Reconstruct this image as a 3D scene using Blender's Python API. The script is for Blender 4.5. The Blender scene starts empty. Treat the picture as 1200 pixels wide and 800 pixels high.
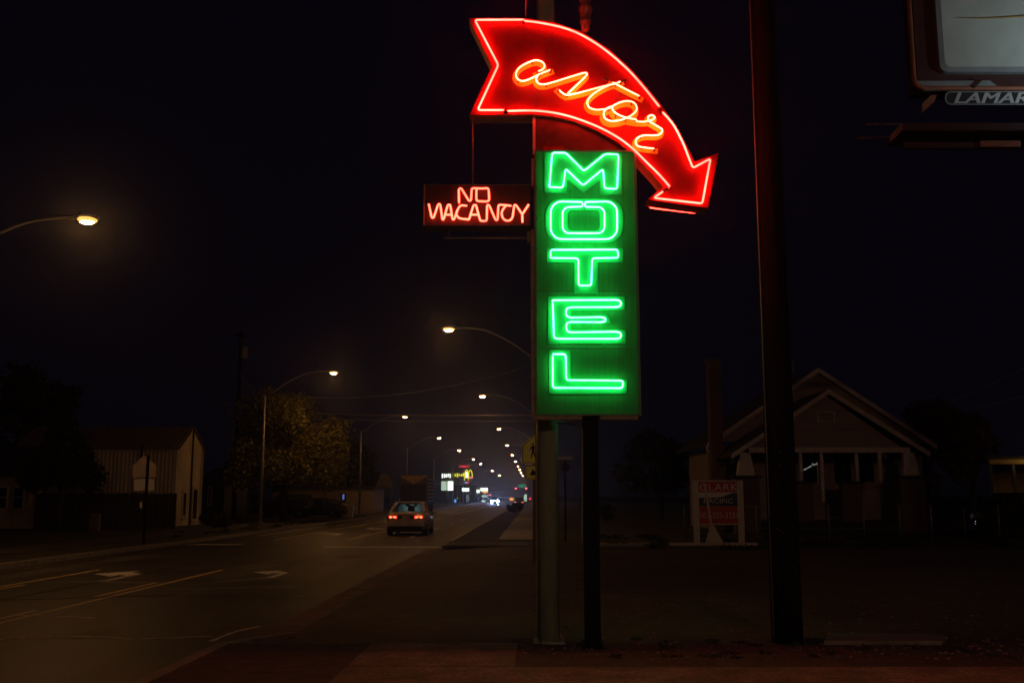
import bpy, math, random
from mathutils import Vector, Matrix
random.seed(7)
S = bpy.context.scene
C = S.collection
R = math.radians

# ------------------------------------------------------------------ camera
FPX = 1167.0                      # focal length in pixels of a 1200 px wide picture
PITCH = R(8.8)
EYE = 1.6
cam = bpy.data.cameras.new('camera')
cam.sensor_width = 36.0
cam.lens = 36.0 * FPX / 1200.0
cam.clip_end = 6000
camo = bpy.data.objects.new('camera', cam)
C.objects.link(camo)
camo.location = (0, 0, EYE)
camo.rotation_euler = (math.pi / 2 + PITCH, 0, 0)
S.camera = camo

# ------------------------------------------------------------------ world: clear night sky
W = bpy.data.worlds.new('World')
S.world = W
W.use_nodes = True
bg = W.node_tree.nodes['Background']
bg.inputs[0].default_value = (0.54, 0.38, 1.0, 1)
bg.inputs[1].default_value = 0.0026
S.view_settings.view_transform = 'Standard'
S.view_settings.look = 'None'
S.view_settings.exposure = 0.0
S.view_settings.gamma = 1.0
S.cycles.use_denoising = True
S.cycles.max_bounces = 6
S.cycles.sample_clamp_indirect = 4.0

# ------------------------------------------------------------------ survey helpers
CP, SP = math.cos(PITCH), math.sin(PITCH)
def P(px, py, Y):                 # the point at distance Y seen along a surveyed direction
    xc, yc = (px - 600) / FPX, (400 - py) / FPX
    t = Y / (CP - yc * SP)
    return Vector((xc * t, Y, EYE + (SP + yc * CP) * t))
def G(px, py, z=0.0):             # the point of the ground (height z) along that direction
    xc, yc = (px - 600) / FPX, (400 - py) / FPX
    d = SP + yc * CP
    t = (z - EYE) / d
    return Vector((xc * t, (CP - yc * SP) * t, z))
RZ = -0.12                        # road level
YAW = 0.0206                      # the road bears a little to the right
def L(lat, Y, z=0.0):             # a point at lateral offset lat from the road's axis system
    return Vector((lat + YAW * Y, Y, z))

# ------------------------------------------------------------------ mesh builder
class MB:
    def __init__(s): s.v = []; s.f = []; s.sm = []
    def add(s, vs, fs, smooth=False):
        n = len(s.v); s.v += [tuple(v) for v in vs]
        s.f += [tuple(i + n for i in f) for f in fs]; s.sm += [smooth] * len(fs); return s
    def quad(s, a, b, c, d): return s.add([a, b, c, d], [(0, 1, 2, 3)])
    def poly(s, pts): return s.add(pts, [tuple(range(len(pts)))])
    def hexa(s, p):               # 8 corners: bottom 4, top 4
        return s.add(p, [(3, 2, 1, 0), (4, 5, 6, 7), (0, 1, 5, 4), (1, 2, 6, 5), (2, 3, 7, 6), (3, 0, 4, 7)])
    def box(s, a, b):
        x0, y0, z0 = a; x1, y1, z1 = b
        return s.hexa([(x0, y0, z0), (x1, y0, z0), (x1, y1, z0), (x0, y1, z0), (x0, y0, z1), (x1, y0, z1), (x1, y1, z1), (x0, y1, z1)])
    def cbox(s, c, d): return s.box([c[i] - d[i] / 2 for i in range(3)], [c[i] + d[i] / 2 for i in range(3)])
    def bar(s, p, q, w, h):       # a square bar between two points
        p, q = Vector(p), Vector(q); d = (q - p).normalized()
        up = Vector((0, 0, 1)) if abs(d.z) < .95 else Vector((0, 1, 0))
        x = d.cross(up).normalized() * w / 2; y = x.cross(d).normalized() * h / 2
        return s.hexa([p - x - y, p + x - y, p + x + y, p - x + y, q - x - y, q + x - y, q + x + y, q - x + y])
    def tube(s, pts, r, n=8, closed=False, caps=True, rs=None):
        pts = [Vector(p) for p in pts]; m = len(pts); vs = []; fs = []
        prev = None
        for i, p in enumerate(pts):
            if closed: t = (pts[(i + 1) % m] - pts[i - 1])
            else: t = pts[min(i + 1, m - 1)] - pts[max(i - 1, 0)]
            if t.length < 1e-9: t = Vector((0, 0, 1))
            t.normalize()
            if prev is None:
                a = Vector((0, 1, 0)) if abs(t.y) < .9 else Vector((1, 0, 0))
                x = (a - t * a.dot(t)).normalized()
            else:
                x = prev - t * prev.dot(t)
                x = x.normalized() if x.length > 1e-6 else t.orthogonal().normalized()
            prev = x; y = t.cross(x)
            rr = rs[i] if rs else r
            for k in range(n):
                an = 2 * math.pi * k / n
                vs.append(p + (x * math.cos(an) + y * math.sin(an)) * rr)
        for i in range(m if closed else m - 1):
            j = (i + 1) % m
            for k in range(n):
                l = (k + 1) % n
                fs.append((i * n + k, i * n + l, j * n + l, j * n + k))
        s.add(vs, fs, True)
        if caps and not closed:
            b = len(s.v) - len(vs)
            s.f.append(tuple(b + k for k in range(n))[::-1]); s.sm.append(False)
            s.f.append(tuple(b + (m - 1) * n + k for k in range(n))); s.sm.append(False)
        return s
    def cyl(s, p, q, r0, r1=None, n=12):
        return s.tube([p, q], r0, n, rs=[r0, r0 if r1 is None else r1])
    def lathe(s, c, prof, n=12, axis='z', smooth=True):  # prof: (r, h)
        vs = []; fs = []
        for r, h in prof:
            for k in range(n):
                a = 2 * math.pi * k / n; u, w = r * math.cos(a), r * math.sin(a)
                vs.append({'z': (c[0] + u, c[1] + w, c[2] + h), 'x': (c[0] + h, c[1] + u, c[2] + w), 'y': (c[0] + u, c[1] + h, c[2] + w)}[axis])
        for i in range(len(prof) - 1):
            for k in range(n):
                l = (k + 1) % n
                fs.append((i * n + k, i * n + l, (i + 1) * n + l, (i + 1) * n + k))
        s.add(vs, fs, smooth)
        b = len(s.v) - len(vs)
        s.f.append(tuple(b + k for k in range(n))[::-1]); s.sm.append(False)
        s.f.append(tuple(b + (len(prof) - 1) * n + k for k in range(n))); s.sm.append(False)
        return s
    def prism(s, pts, dy):        # pts: 3-D outline in an XZ plane, extruded by dy along Y
        n = len(pts); a = [Vector(p) for p in pts]; b = [p + Vector((0, dy, 0)) for p in a]
        fs = [tuple(range(n)), tuple(range(n, 2 * n))[::-1]]
        fs += [(i, (i + 1) % n, n + (i + 1) % n, n + i) for i in range(n)]
        return s.add(a + b, fs)
    def loop_prism(s, outer, inner, dy):   # frame between two loops of equal length
        n = len(outer); D = Vector((0, dy, 0))
        vs = [Vector(p) for p in outer] + [Vector(p) for p in inner]
        vs += [v + D for v in vs]; fs = []
        for i in range(n):
            j = (i + 1) % n
            fs += [(i, j, n + j, n + i), (2 * n + i, 3 * n + i, 3 * n + j, 2 * n + j), (i, 2 * n + i, 2 * n + j, j), (n + i, n + j, 3 * n + j, 3 * n + i)]
        return s.add(vs, fs)
    def ellipsoid(s, c, r, n=12, m=8, z0=-1, z1=1):
        prof = []
        for i in range(m + 1):
            t = z0 + (z1 - z0) * i / m
            prof.append((max(1e-4, math.sqrt(max(0, 1 - t * t))), t))
        k = MB().lathe((0, 0, 0), prof, n)
        s.add([(c[0] + v[0] * r[0], c[1] + v[1] * r[1], c[2] + v[2] * r[2]) for v in k.v], k.f, True)
        return s

def smooth_path(pts, k=5, closed=False):    # Catmull-Rom through points
    pts = [Vector(p) for p in pts]; n = len(pts); out = []
    rng = n if closed else n - 1
    for i in range(rng):
        p0 = pts[(i - 1) % n] if closed or i > 0 else pts[0]
        p1 = pts[i]; p2 = pts[(i + 1) % n]
        p3 = pts[(i + 2) % n] if closed or i + 2 < n else pts[-1]
        for j in range(k):
            t = j / k
            out.append(0.5 * ((2 * p1) + (p2 - p0) * t + (2 * p0 - 5 * p1 + 4 * p2 - p3) * t * t + (3 * p1 - p0 - 3 * p2 + p3) * t ** 3))
    if not closed: out.append(pts[-1])
    return out
def fillet(pts, r, k=4, closed=False):      # rounded corners
    pts = [Vector(p) for p in pts]; n = len(pts); out = []
    for i, p in enumerate(pts):
        if not closed and i in (0, n - 1): out.append(p); continue
        a = pts[i - 1]; b = pts[(i + 1) % n]
        da, db = a - p, b - p
        ra = min(r, da.length * .45); rb = min(r, db.length * .45)
        A = p + da.normalized() * ra; B = p + db.normalized() * rb
        for j in range(k + 1):
            t = j / k
            out.append(A * (1 - t) ** 2 + p * 2 * t * (1 - t) + B * t * t)
    return out

# ------------------------------------------------------------------ objects
def root_of(o):
    while o.parent: o = o.parent
    return o
def obj(name, mb, m, parent=None):          # link a builder as ONE mesh object
    me = bpy.data.meshes.new(name)
    off = root_of(parent).location if parent else Vector((0, 0, 0))
    me.from_pydata([(v[0] - off[0], v[1] - off[1], v[2] - off[2]) for v in mb.v], [], mb.f)
    me.polygons.foreach_set('use_smooth', mb.sm)
    me.materials.append(m); me.update()
    o = bpy.data.objects.new(name, me); C.objects.link(o)
    if parent: o.parent = parent
    return o
def tag(o, label=None, cat=None, group=None, kind=None):
    if label: o['label'] = label
    if cat: o['category'] = cat
    if group: o['group'] = group
    if kind: o['kind'] = kind
    return o
def thing(name, label, cat, loc=(0, 0, 0), group=None):
    o = bpy.data.objects.new(name, None); C.objects.link(o)
    o.empty_display_size = .2; o.location = loc
    return tag(o, label, cat, group)
def struct(name, mb, m): return tag(obj(name, mb, m), kind='structure')
KIDS = {}
def kids(o): return [c for c in bpy.data.objects if c.parent == o]
def copy_tree(o, parent=None, table=None):
    if table is None:
        table = {}
        for c in bpy.data.objects:
            if c.parent: table.setdefault(c.parent.name, []).append(c)
    c = o.copy(); C.objects.link(c)
    if parent: c.parent = parent
    for ch in table.get(o.name, []): copy_tree(ch, c, table)
    return c

# ------------------------------------------------------------------ materials
def mat(name, col, rough=.6, metal=0.0, var=.25, scale=6.0, bump=0.0, spec=.5, stretch=(1, 1, 1), col2=None, detail=5, grain=0.0):
    m = bpy.data.materials.new(name); m.use_nodes = True
    nt = m.node_tree; b = nt.nodes['Principled BSDF']
    b.inputs['Roughness'].default_value = rough; b.inputs['Metallic'].default_value = metal
    b.inputs['Specular IOR Level'].default_value = spec
    tc = nt.nodes.new('ShaderNodeTexCoord'); mp = nt.nodes.new('ShaderNodeMapping')
    mp.inputs['Scale'].default_value = stretch
    nt.links.new(tc.outputs['Object'], mp.inputs[0])
    nz = nt.nodes.new('ShaderNodeTexNoise'); nz.inputs['Scale'].default_value = scale; nz.inputs['Detail'].default_value = detail
    nz.inputs['Roughness'].default_value = .65
    nt.links.new(mp.outputs[0], nz.inputs['Vector'])
    rp = nt.nodes.new('ShaderNodeValToRGB')
    rp.color_ramp.elements[0].position = .3; rp.color_ramp.elements[1].position = .7
    c2 = col2 or tuple(min(1, c * (1 + var)) for c in col)
    c1 = tuple(c * (1 - var) for c in col) if col2 is None else col
    rp.color_ramp.elements[0].color = (*c1, 1); rp.color_ramp.elements[1].color = (*c2, 1)
    nt.links.new(nz.outputs[0], rp.inputs[0]); nt.links.new(rp.outputs[0], b.inputs['Base Color'])
    if grain:
        n3 = nt.nodes.new('ShaderNodeTexNoise'); n3.inputs['Scale'].default_value = 26; n3.inputs['Detail'].default_value = 4
        nt.links.new(tc.outputs['Object'], n3.inputs['Vector'])
        m3 = nt.nodes.new('ShaderNodeMapRange'); m3.inputs[1].default_value = .3; m3.inputs[2].default_value = .7; m3.inputs[3].default_value = 1 - grain; m3.inputs[4].default_value = 1 + grain
        nt.links.new(n3.outputs[0], m3.inputs[0])
        n4 = nt.nodes.new('ShaderNodeTexNoise'); n4.inputs['Scale'].default_value = .35; n4.inputs['Detail'].default_value = 6
        nt.links.new(tc.outputs['Object'], n4.inputs['Vector'])
        m4 = nt.nodes.new('ShaderNodeMapRange'); m4.inputs[1].default_value = .35; m4.inputs[2].default_value = .65; m4.inputs[3].default_value = .7; m4.inputs[4].default_value = 1.25
        nt.links.new(n4.outputs[0], m4.inputs[0])
        mm = nt.nodes.new('ShaderNodeMath'); mm.operation = 'MULTIPLY'; nt.links.new(m3.outputs[0], mm.inputs[0]); nt.links.new(m4.outputs[0], mm.inputs[1])
        vm = nt.nodes.new('ShaderNodeVectorMath'); vm.operation = 'SCALE'
        nt.links.new(rp.outputs[0], vm.inputs[0]); nt.links.new(mm.outputs[0], vm.inputs['Scale']); nt.links.new(vm.outputs[0], b.inputs['Base Color'])
    mr = nt.nodes.new('ShaderNodeMapRange')
    mr.inputs[3].default_value = max(.02, rough - .08); mr.inputs[4].default_value = min(1, rough + .08)
    nt.links.new(nz.outputs[0], mr.inputs[0]); nt.links.new(mr.outputs[0], b.inputs['Roughness'])
    if bump:
        n2 = nt.nodes.new('ShaderNodeTexNoise'); n2.inputs['Scale'].default_value = scale * 9; n2.inputs['Detail'].default_value = 3
        nt.links.new(mp.outputs[0], n2.inputs['Vector'])
        bp = nt.nodes.new('ShaderNodeBump'); bp.inputs['Strength'].default_value = bump; bp.inputs['Distance'].default_value = .02
        nt.links.new(n2.outputs[0], bp.inputs['Height']); nt.links.new(bp.outputs[0], b.inputs['Normal'])
    return m
def emit(name, col, strength):
    m = bpy.data.materials.new(name); m.use_nodes = True
    nt = m.node_tree; nt.nodes.remove(nt.nodes['Principled BSDF'])
    e = nt.nodes.new('ShaderNodeEmission'); e.inputs[0].default_value = (*col, 1); e.inputs[1].default_value = strength
    nt.links.new(e.outputs[0], nt.nodes['Material Output'].inputs[0])
    return m
def neon(name, col, strength):
    m = emit(name, col, strength); nt = m.node_tree; e = nt.nodes['Emission']
    tc = nt.nodes.new('ShaderNodeTexCoord'); nz = nt.nodes.new('ShaderNodeTexNoise'); nz.inputs['Scale'].default_value = 2.6; nz.inputs['Detail'].default_value = 3
    nt.links.new(tc.outputs['Object'], nz.inputs['Vector'])
    mr = nt.nodes.new('ShaderNodeMapRange'); mr.inputs[1].default_value = .3; mr.inputs[2].default_value = .7; mr.inputs[3].default_value = strength * .62; mr.inputs[4].default_value = strength * 1.3
    nt.links.new(nz.outputs[0], mr.inputs[0]); nt.links.new(mr.outputs[0], e.inputs[1])
    return m
def glass(name, tint=(.8, .9, .9), clear=.75, rough=.05):
    m = bpy.data.materials.new(name); m.use_nodes = True
    nt = m.node_tree; nt.nodes.remove(nt.nodes['Principled BSDF'])
    t = nt.nodes.new('ShaderNodeBsdfTransparent'); t.inputs[0].default_value = (*[c * clear for c in tint], 1)
    g = nt.nodes.new('ShaderNodeBsdfGlossy'); g.inputs['Roughness'].default_value = rough
    fr = nt.nodes.new('ShaderNodeFresnel'); fr.inputs[0].default_value = 1.5
    mx = nt.nodes.new('ShaderNodeMixShader')
    nt.links.new(fr.outputs[0], mx.inputs[0]); nt.links.new(t.outputs[0], mx.inputs[1]); nt.links.new(g.outputs[0], mx.inputs[2])
    nt.links.new(mx.outputs[0], nt.nodes['Material Output'].inputs[0])
    return m

M = {}
M['asphalt'] = mat('asphalt', (.050, .044, .038), .50, var=.45, scale=1.3, bump=.35, spec=.4, detail=12, grain=.6)
M['patch'] = mat('asphalt_patch', (.085, .076, .066), .55, var=.35, scale=2.0, bump=.3, detail=8, grain=.5)
M['apron'] = mat('apron_asphalt', (.072, .055, .047), .75, var=.45, scale=2.4, bump=.6, detail=10, grain=.6)
M['lot'] = mat('lot_gravel', (.095, .064, .055), .9, var=.5, scale=4.0, bump=.8, detail=10, grain=.7)
M['yard'] = mat('worn_concrete', (.20, .14, .12), .85, var=.5, scale=2.2, bump=.5, detail=10, grain=.45)
M['track'] = mat('polished_asphalt', (.042, .036, .030), .54, var=.45, scale=1.2, bump=.2, detail=10, grain=.5)
M['dirt'] = mat('dirt', (.085, .062, .052), .95, var=.5, scale=5.0, bump=.8, detail=9)
M['field'] = mat('field', (.040, .038, .028), .95, var=.4, scale=.8, bump=.5, detail=8)
M['concrete'] = mat('concrete', (.26, .245, .22), .8, var=.3, scale=3.0, bump=.25, detail=9)
M['kerb'] = mat('kerb_concrete', (.24, .225, .20), .8, var=.4, scale=4.0, bump=.3, detail=9)
M['white_paint'] = mat('road_white', (.80, .75, .66), .6, var=.45, scale=7.0, detail=9)
M['yellow_paint'] = mat('road_yellow', (.80, .56, .20), .6, var=.45, scale=7.0, detail=9)
M['sealant'] = mat('crack_filler', (.85, .74, .58), .55, var=.4, scale=9.0, detail=8)
M['red_face'] = mat('red_sign_face', (.14, .003, .002), .55, var=.35, scale=2.5, detail=9, spec=.2)
M['orange'] = mat('orange_letter_paint', (.72, .70, .02), .55, var=.08, scale=8, spec=.2)
M['rust_panel'] = mat('faded_red_panel', (.045, .016, .013), .7, var=.6, scale=5, detail=9, spec=.2)
M['tan_steel'] = mat('tan_steel', (.30, .24, .16), .6, var=.35, scale=7, spec=.3)
M['tan_metal'] = mat('tan_metal_return', (.55, .42, .26), .42, .6, var=.25, scale=7)
M['insulator'] = mat('insulator_glaze', (.13, .10, .09), .35, var=.5, scale=20)
M['green_face'] = mat('green_sign_face', (.008, .40, .075), .5, var=.16, scale=5, stretch=(6, 1, .25), spec=.25)
M['mint'] = mat('pale_green_letter', (.02, .62, .16), .55, var=.12, scale=4, spec=.2)
M['green_edge'] = mat('green_edge', (.05, .16, .08), .5, var=.3, scale=6)
M['vac_face'] = mat('vacancy_face', (.04, .010, .009), .5, var=.4, scale=5, spec=.25)
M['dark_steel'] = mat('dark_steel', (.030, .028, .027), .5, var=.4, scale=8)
M['grey_pole'] = mat('pole_paint', (.27, .37, .26), .6, var=.22, scale=9, stretch=(1, 1, .3))
M['black_post'] = mat('black_post', (.006, .006, .008), .7, var=.4, scale=9, spec=.15)
M['wood_pole'] = mat('pole_wood', (.013, .011, .010), .95, var=.5, scale=5, stretch=(5, 5, .25), bump=.6, detail=8, spec=.15)
M['galv'] = mat('galvanised', (.30, .30, .29), .5, .4, var=.2, scale=8)
M['black'] = mat('black_rubber', (.012, .012, .012), .8, var=.3, scale=10)
M['neon_red'] = neon('neon_red', (1.0, .0132, .0085), 60)
M['neon_script'] = neon('neon_script', (1.0, .032, .0155), 62)
M['neon_vac'] = neon('neon_vacancy', (1.0, .06, .032), 10)
M['neon_green'] = neon('neon_green', (.10, 1.0, .36), 9)
M['lamp'] = emit('lamp_light', (1.0, .46, .14), 520)
M['lamp_white'] = emit('lamp_light_white', (1.0, .70, .42), 330)
M['trunk'] = mat('bark', (.05, .038, .028), .95, var=.4, scale=6)
def leafmat(n, c, v=.45): return mat(n, c, .7, var=v, scale=1.4, spec=.3)
M['leaf'] = leafmat('leaf_olive', (.165, .15, .036))
M['leaf_dark'] = leafmat('leaf_dark', (.035, .045, .022))
M['leaf_brown'] = leafmat('leaf_russet', (.10, .058, .030))
M['white_wood'] = mat('white_wood', (.62, .58, .50), .7, var=.15, scale=6)
M['sign_red'] = mat('sign_red', (.50, .035, .035), .5, var=.12, scale=5)
M['sign_navy'] = mat('sign_navy', (.02, .025, .075), .5, var=.15, scale=5)
M['sign_white'] = mat('sign_white', (.70, .68, .62), .5, var=.1, scale=5)
M['cabinet_dull'] = mat('cabinet_dull', (.17, .11, .09), .7, var=.3, scale=5)
M['alu'] = mat('sign_back', (.55, .47, .38), .55, var=.18, scale=4, spec=.4)

# ------------------------------------------------------------------ the ground
YS = [-60, 0, 8, 11.3, 12.5, 20, 28, 33, 36, 40, 50, 60, 80, 110, 150, 200, 300, 450, 700, 1100, 2500]
KR, KL = -3.0, -12.6
def band(a, b, z, ys=YS, za=None):
    mb = MB()
    for y0, y1 in zip(ys, ys[1:]):
        mb.quad(L(a, y0, z if za is None else za), L(b, y0, z), L(b, y1, z), L(a, y1, z if za is None else za))
    return mb
g = MB()
for y0, y1 in zip(YS, YS[1:]):
    g.quad(L(-2500, y0, -.02), L(KL - .16, y0, -.02), L(KL - .16, y1, -.02), L(-2500, y1, -.02))
    e_ = -.5 if 11 < y0 < 35.9 else KR + .16
    g.quad(L(e_, y0, -.02), L(2500, y0, -.02), L(2500, y1, -.02), L(e_, y1, -.02))
    g.quad(L(KL - .16, y0, RZ - .04), L(KR + .16, y0, RZ - .04), L(KR + .16, y1, RZ - .04), L(KL - .16, y1, RZ - .04))
    g.quad(L(KL - .16, y0, -.02), L(KL - .16, y0, RZ - .04), L(KL - .16, y1, RZ - .04), L(KL - .16, y1, -.02))
    if e_ < -1: g.quad(L(KR + .16, y0, RZ - .04), L(KR + .16, y0, -.02), L(KR + .16, y1, -.02), L(KR + .16, y1, RZ - .04))
ground = struct('ground', g, M['field'])
road = struct('road', band(KL, KR, RZ), M['asphalt'])
# kerbs, cast in lengths
def kerb(name, lat0, lat1, spans):
    root = bpy.data.objects.new(name, None); C.objects.link(root); tag(root, kind='structure')
    for y0, y1 in spans:
        mb = MB(); e = .006
        p = [L(lat0, y0 + e, RZ - .02), L(lat1, y0 + e, RZ - .02), L(lat1, y1 - e, RZ - .02), L(lat0, y1 - e, RZ - .02)]
        a = .02 if lat0 < -8 else 0; b = .02 if lat0 > -8 else 0
        q = [L(lat0 + b, y0 + e, .004), L(lat1 - a, y0 + e, .004), L(lat1 - a, y1 - e, .004), L(lat0 + b, y1 - e, .004)]
        obj('kerb_stone', mb.hexa(p + q), M['kerb'], root)
    return root
spl = [(y, y + 3) for y in range(16, 124, 3)] + [(124, 400)]
kerb('left_kerb', KL - .16, KL, spl)
kerb('near_kerb', KR - .5, KR - .34, [(y, y + 2.2) for y in (.1, 2.3, 4.5, 6.7)] + [(8.9, 11.3)])
spr = [(y, y + 3) for y in range(36, 120, 3)] + [(120, 400)]
rk = kerb('right_kerb', KR, KR + .16, spr)
obj('kerb_stone', MB().hexa([L(KR - .5, 11.306, RZ - .02), L(KR - .34, 11.306, RZ - .02), L(KR + .1, 12.9, RZ - .02), L(KR - .06, 12.9, RZ - .02), L(KR - .48, 11.306, .004), L(KR - .34, 11.306, .004), L(KR + .1, 12.9, RZ + .04), L(KR - .06, 12.9, RZ + .04)]), M['kerb'], rk)
# driveway apron between the kerbs, and the lot it serves
ap = MB()
ay = [11.3, 14, 18, 22, 26, 30, 33, 36]
for y0, y1 in zip(ay, ay[1:]):
    ap.quad(L(KR + .004, y0, RZ + .012), L(-.9, y0, .0), L(-.9, y1, .0), L(KR + .004, y1, RZ + .012))
    ap.quad(L(-.9, y0, .0), L(.1, y0, .0), L(.1, y1, .0), L(-.9, y1, .0))
g_ = MB()
for y0, y1 in ((11.3, 18), (18, 26), (26, 33)): g_.quad(L(KR - .45, y0, RZ + .005), L(KR, y0, RZ + .010), L(KR, y1, RZ + .010), L(KR - .45, y1, RZ + .005))
struct('gutter', g_, M['yard'])
ap.quad(L(KR + .004, 36, RZ + .012), L(KR + .5, 36, RZ + .03), L(KR + .5, 36, -.1), L(KR + .004, 36, -.1))
struct('driveway', ap, M['apron'])
lot = MB()
lot.quad((.35, 11.7, .004), (34, 11.7, .004), (34, 31, .004), (.75, 31, .004))
struct('gravel_lot', lot, M['lot'])
st = MB(); st.quad((.0, 9.7, .008), (34, 10.0, .008), (34, 11.7, .008), (.0, 11.7, .008))
struct('dirt_strip', st, M['dirt'])
fr = MB(); fr.quad((.0, -40, .012), (34, -40, .012), (34, 10.0, .012), (.0, 9.7, .012))
struct('parking_lot', fr, M['yard'])
pv = MB(); pv.quad(L(KR - .34, -40, .0), L(-1.62, -40, .0), L(-1.62, 11.3, .0), L(KR - .34, 11.3, .0))
struct('planting_strip', pv, M['dirt'])
# sidewalk slabs
def sidewalk(name, slabs, m):
    root = bpy.data.objects.new(name, None); C.objects.link(root); tag(root, kind='structure')
    for (a, b, y0, y1) in slabs:
        e = .016; dz = random.uniform(0, .006)
        mb = MB().hexa([L(a + e, y0 + e, -.1), L(b - e, y0 + e, -.1), L(b - e, y1 - e, -.1), L(a + e, y1 - e, -.1),
                        L(a + e, y0 + e, .008 + dz), L(b - e, y0 + e, .008 + dz), L(b - e, y1 - e, .008 + dz), L(a + e, y1 - e, .008 + dz)])
        obj('paving_slab', mb, m, root)
sidewalk('near_sidewalk', [(-1.78, -.16, y, y + 1.55) for y in (2.0, 3.55, 5.1, 6.65, 8.2, 9.75)], M['yard'])
sidewalk('far_sidewalk', [(-1.3, .5, y, y + 1.8) for y in [37.6 + 1.8 * i for i in range(24)]] + [(-1.3, .5, 80.8, 260)], M['concrete'])
sidewalk('left_sidewalk', [(-16.4, -14.6, y, y + 2) for y in range(20, 92, 2)] + [(-16.4, -14.6, 92, 260)], M['apron'])
# ribbed ramp where the far sidewalk meets the driveway
rp = thing('ramp', 'pale ribbed concrete ramp across the pavement beyond the driveway', 'ramp', (-.4, 33.6, 0))
for k in range(4):
    y = 32.7 + k * .62
    obj('rib', MB().box((-2.2 + .1 * k, y, .002), (.55, y + .26, .035)), M['concrete'], rp)
obj('bed', MB().box((-2.25, 32.55, -.03), (.6, 35.2, .012)), M['apron'], rp)
# concrete footings and stops out on the lot
tag(obj('concrete_curb', MB().hexa([G(966, 756), G(1104, 756), G(1108, 748), G(970, 746)] + [v + Vector((0, 0, .05)) for v in (G(966, 756), G(1104, 756), G(1108, 748), G(970, 746))]), M['kerb']),
    'low concrete curb lying on the dirt right of the wooden pole', 'curb')
tag(obj('concrete_curb', MB().hexa([G(700, 641), G(760, 641), G(762, 638), G(702, 638)] + [v + Vector((0, 0, .08)) for v in (G(700, 641), G(760, 641), G(762, 638), G(702, 638))]), M['kerb']),
    'pale concrete wheel stop at the back of the lot left of the realtor board', 'curb')

# ------------------------------------------------------------------ road markings (part of the road)
def mark(name, m, *quads):
    mb = MB()
    for q in quads: mb.poly(q)
    o = obj(name, mb, m); o.parent = road
    return o
Z1 = RZ + .004
def stripe(lat, w, y0, y1, m, n=None):
    n = n or max(1, int((y1 - y0) / 12)); q = []
    for i in range(n):
        a = y0 + (y1 - y0) * i / n; b = y0 + (y1 - y0) * (i + 1) / n
        q.append([L(lat - w / 2, a, Z1), L(lat + w / 2, a, Z1), L(lat + w / 2, b, Z1), L(lat - w / 2, b, Z1)])
    return mark('marking', m, *q)
stripe(-7.30, .11, 4, 24, M['yellow_paint']); stripe(-7.30, .11, 40, 300, M['yellow_paint'])
stripe(-10.2, .11, 10, 24, M['yellow_paint']); stripe(-10.2, .11, 40, 300, M['yellow_paint'])
for y in (12.6, 17.5, 44, 56, 68, 80, 92):
    stripe(-7.55, .10, y, y + 3, M['yellow_paint'])
for y in (17.0, 46, 58, 70, 82):
    stripe(-9.95, .10, y, y + 3, M['yellow_paint'])
for y in (42, 52, 62, 72):
    stripe(-5.1, .10, y, y + 3.2, M['white_paint'])
mark('stop_line', M['white_paint'], [L(-7.1, 34.2, Z1), L(KR - .2, 34.2, Z1), L(KR - .2, 34.75, Z1), L(-7.1, 34.75, Z1)])
mark('stop_line', M['white_paint'], [L(-12.3, 36, Z1), L(-10.4, 36, Z1), L(-10.4, 36.5, Z1), L(-12.3, 36.5, Z1)])
def turn_arrow(lat, y, s=1.0, flip=1):
    pts = [(-.1, -1.2), (.1, -1.2), (.1, .35), (-.35, .75), (-.35, 1.15), (-1.05, .45), (-.35, -.2), (-.35, .2), (-.1, 0)]
    mark('turn_arrow', M['white_paint'], [L(lat + a * s * flip, y + b * s * flip * 1.25, Z1) for a, b in pts])
turn_arrow(-8.75, 22.2); turn_arrow(-8.75, 46, 1.1); turn_arrow(-8.75, 54, 1.1, -1); turn_arrow(-5.6, 22.8, .75)
stripe(-11.9, .14, 44, 58, M['white_paint']); stripe(-11.6, .14, 60, 72, M['white_paint'])
# paler strip of re-laid asphalt in the through lane
mark('asphalt_patch', M['patch'], [L(-7.15, 22, RZ + .002), L(-5.35, 20.0, RZ + .002), L(-5.2, 33, RZ + .002), L(-7.1, 33, RZ + .002)])
mark('asphalt_patch', M['patch'], [L(-12.2, 14, RZ + .002), L(-10.5, 14, RZ + .002), L(-10.4, 30, RZ + .002), L(-12.2, 30, RZ + .002)])
def crack(pts, w=.05):
    pts = smooth_path([G(a, b, RZ + .005) for a, b in pts], 6); q = []
    for i, (a, b) in enumerate(zip(pts, pts[1:])):
        ww = 1.5 * w * random.uniform(.5, 1.3); d = (b - a).normalized(); n = Vector((-d.y, d.x, 0)) * ww / 2
        q.append([a - n, b - n, b + n, a + n])
    mark('sealed_crack', M['sealant'], *q)
crack([(-90, 756), (-30, 751), (0, 748.5), (45, 745.5), (90, 745), (140, 747), (170, 748), (205, 746.5), (250, 744.6)], .045)
crack([(146, 748.6), (170, 747.4), (212, 746.6)], .035)
crack([(24, 720.3), (60, 721.5), (112, 723.4)], .06)
crack([(200, 690), (240, 689.5), (300, 687.5), (345, 687)], .03)
crack([(247, 751), (262, 744.5), (278, 739), (305, 733)], .04)
crack([(0, 681.5), (70, 681), (160, 682), (250, 681.5), (320, 675)], .025)

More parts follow.
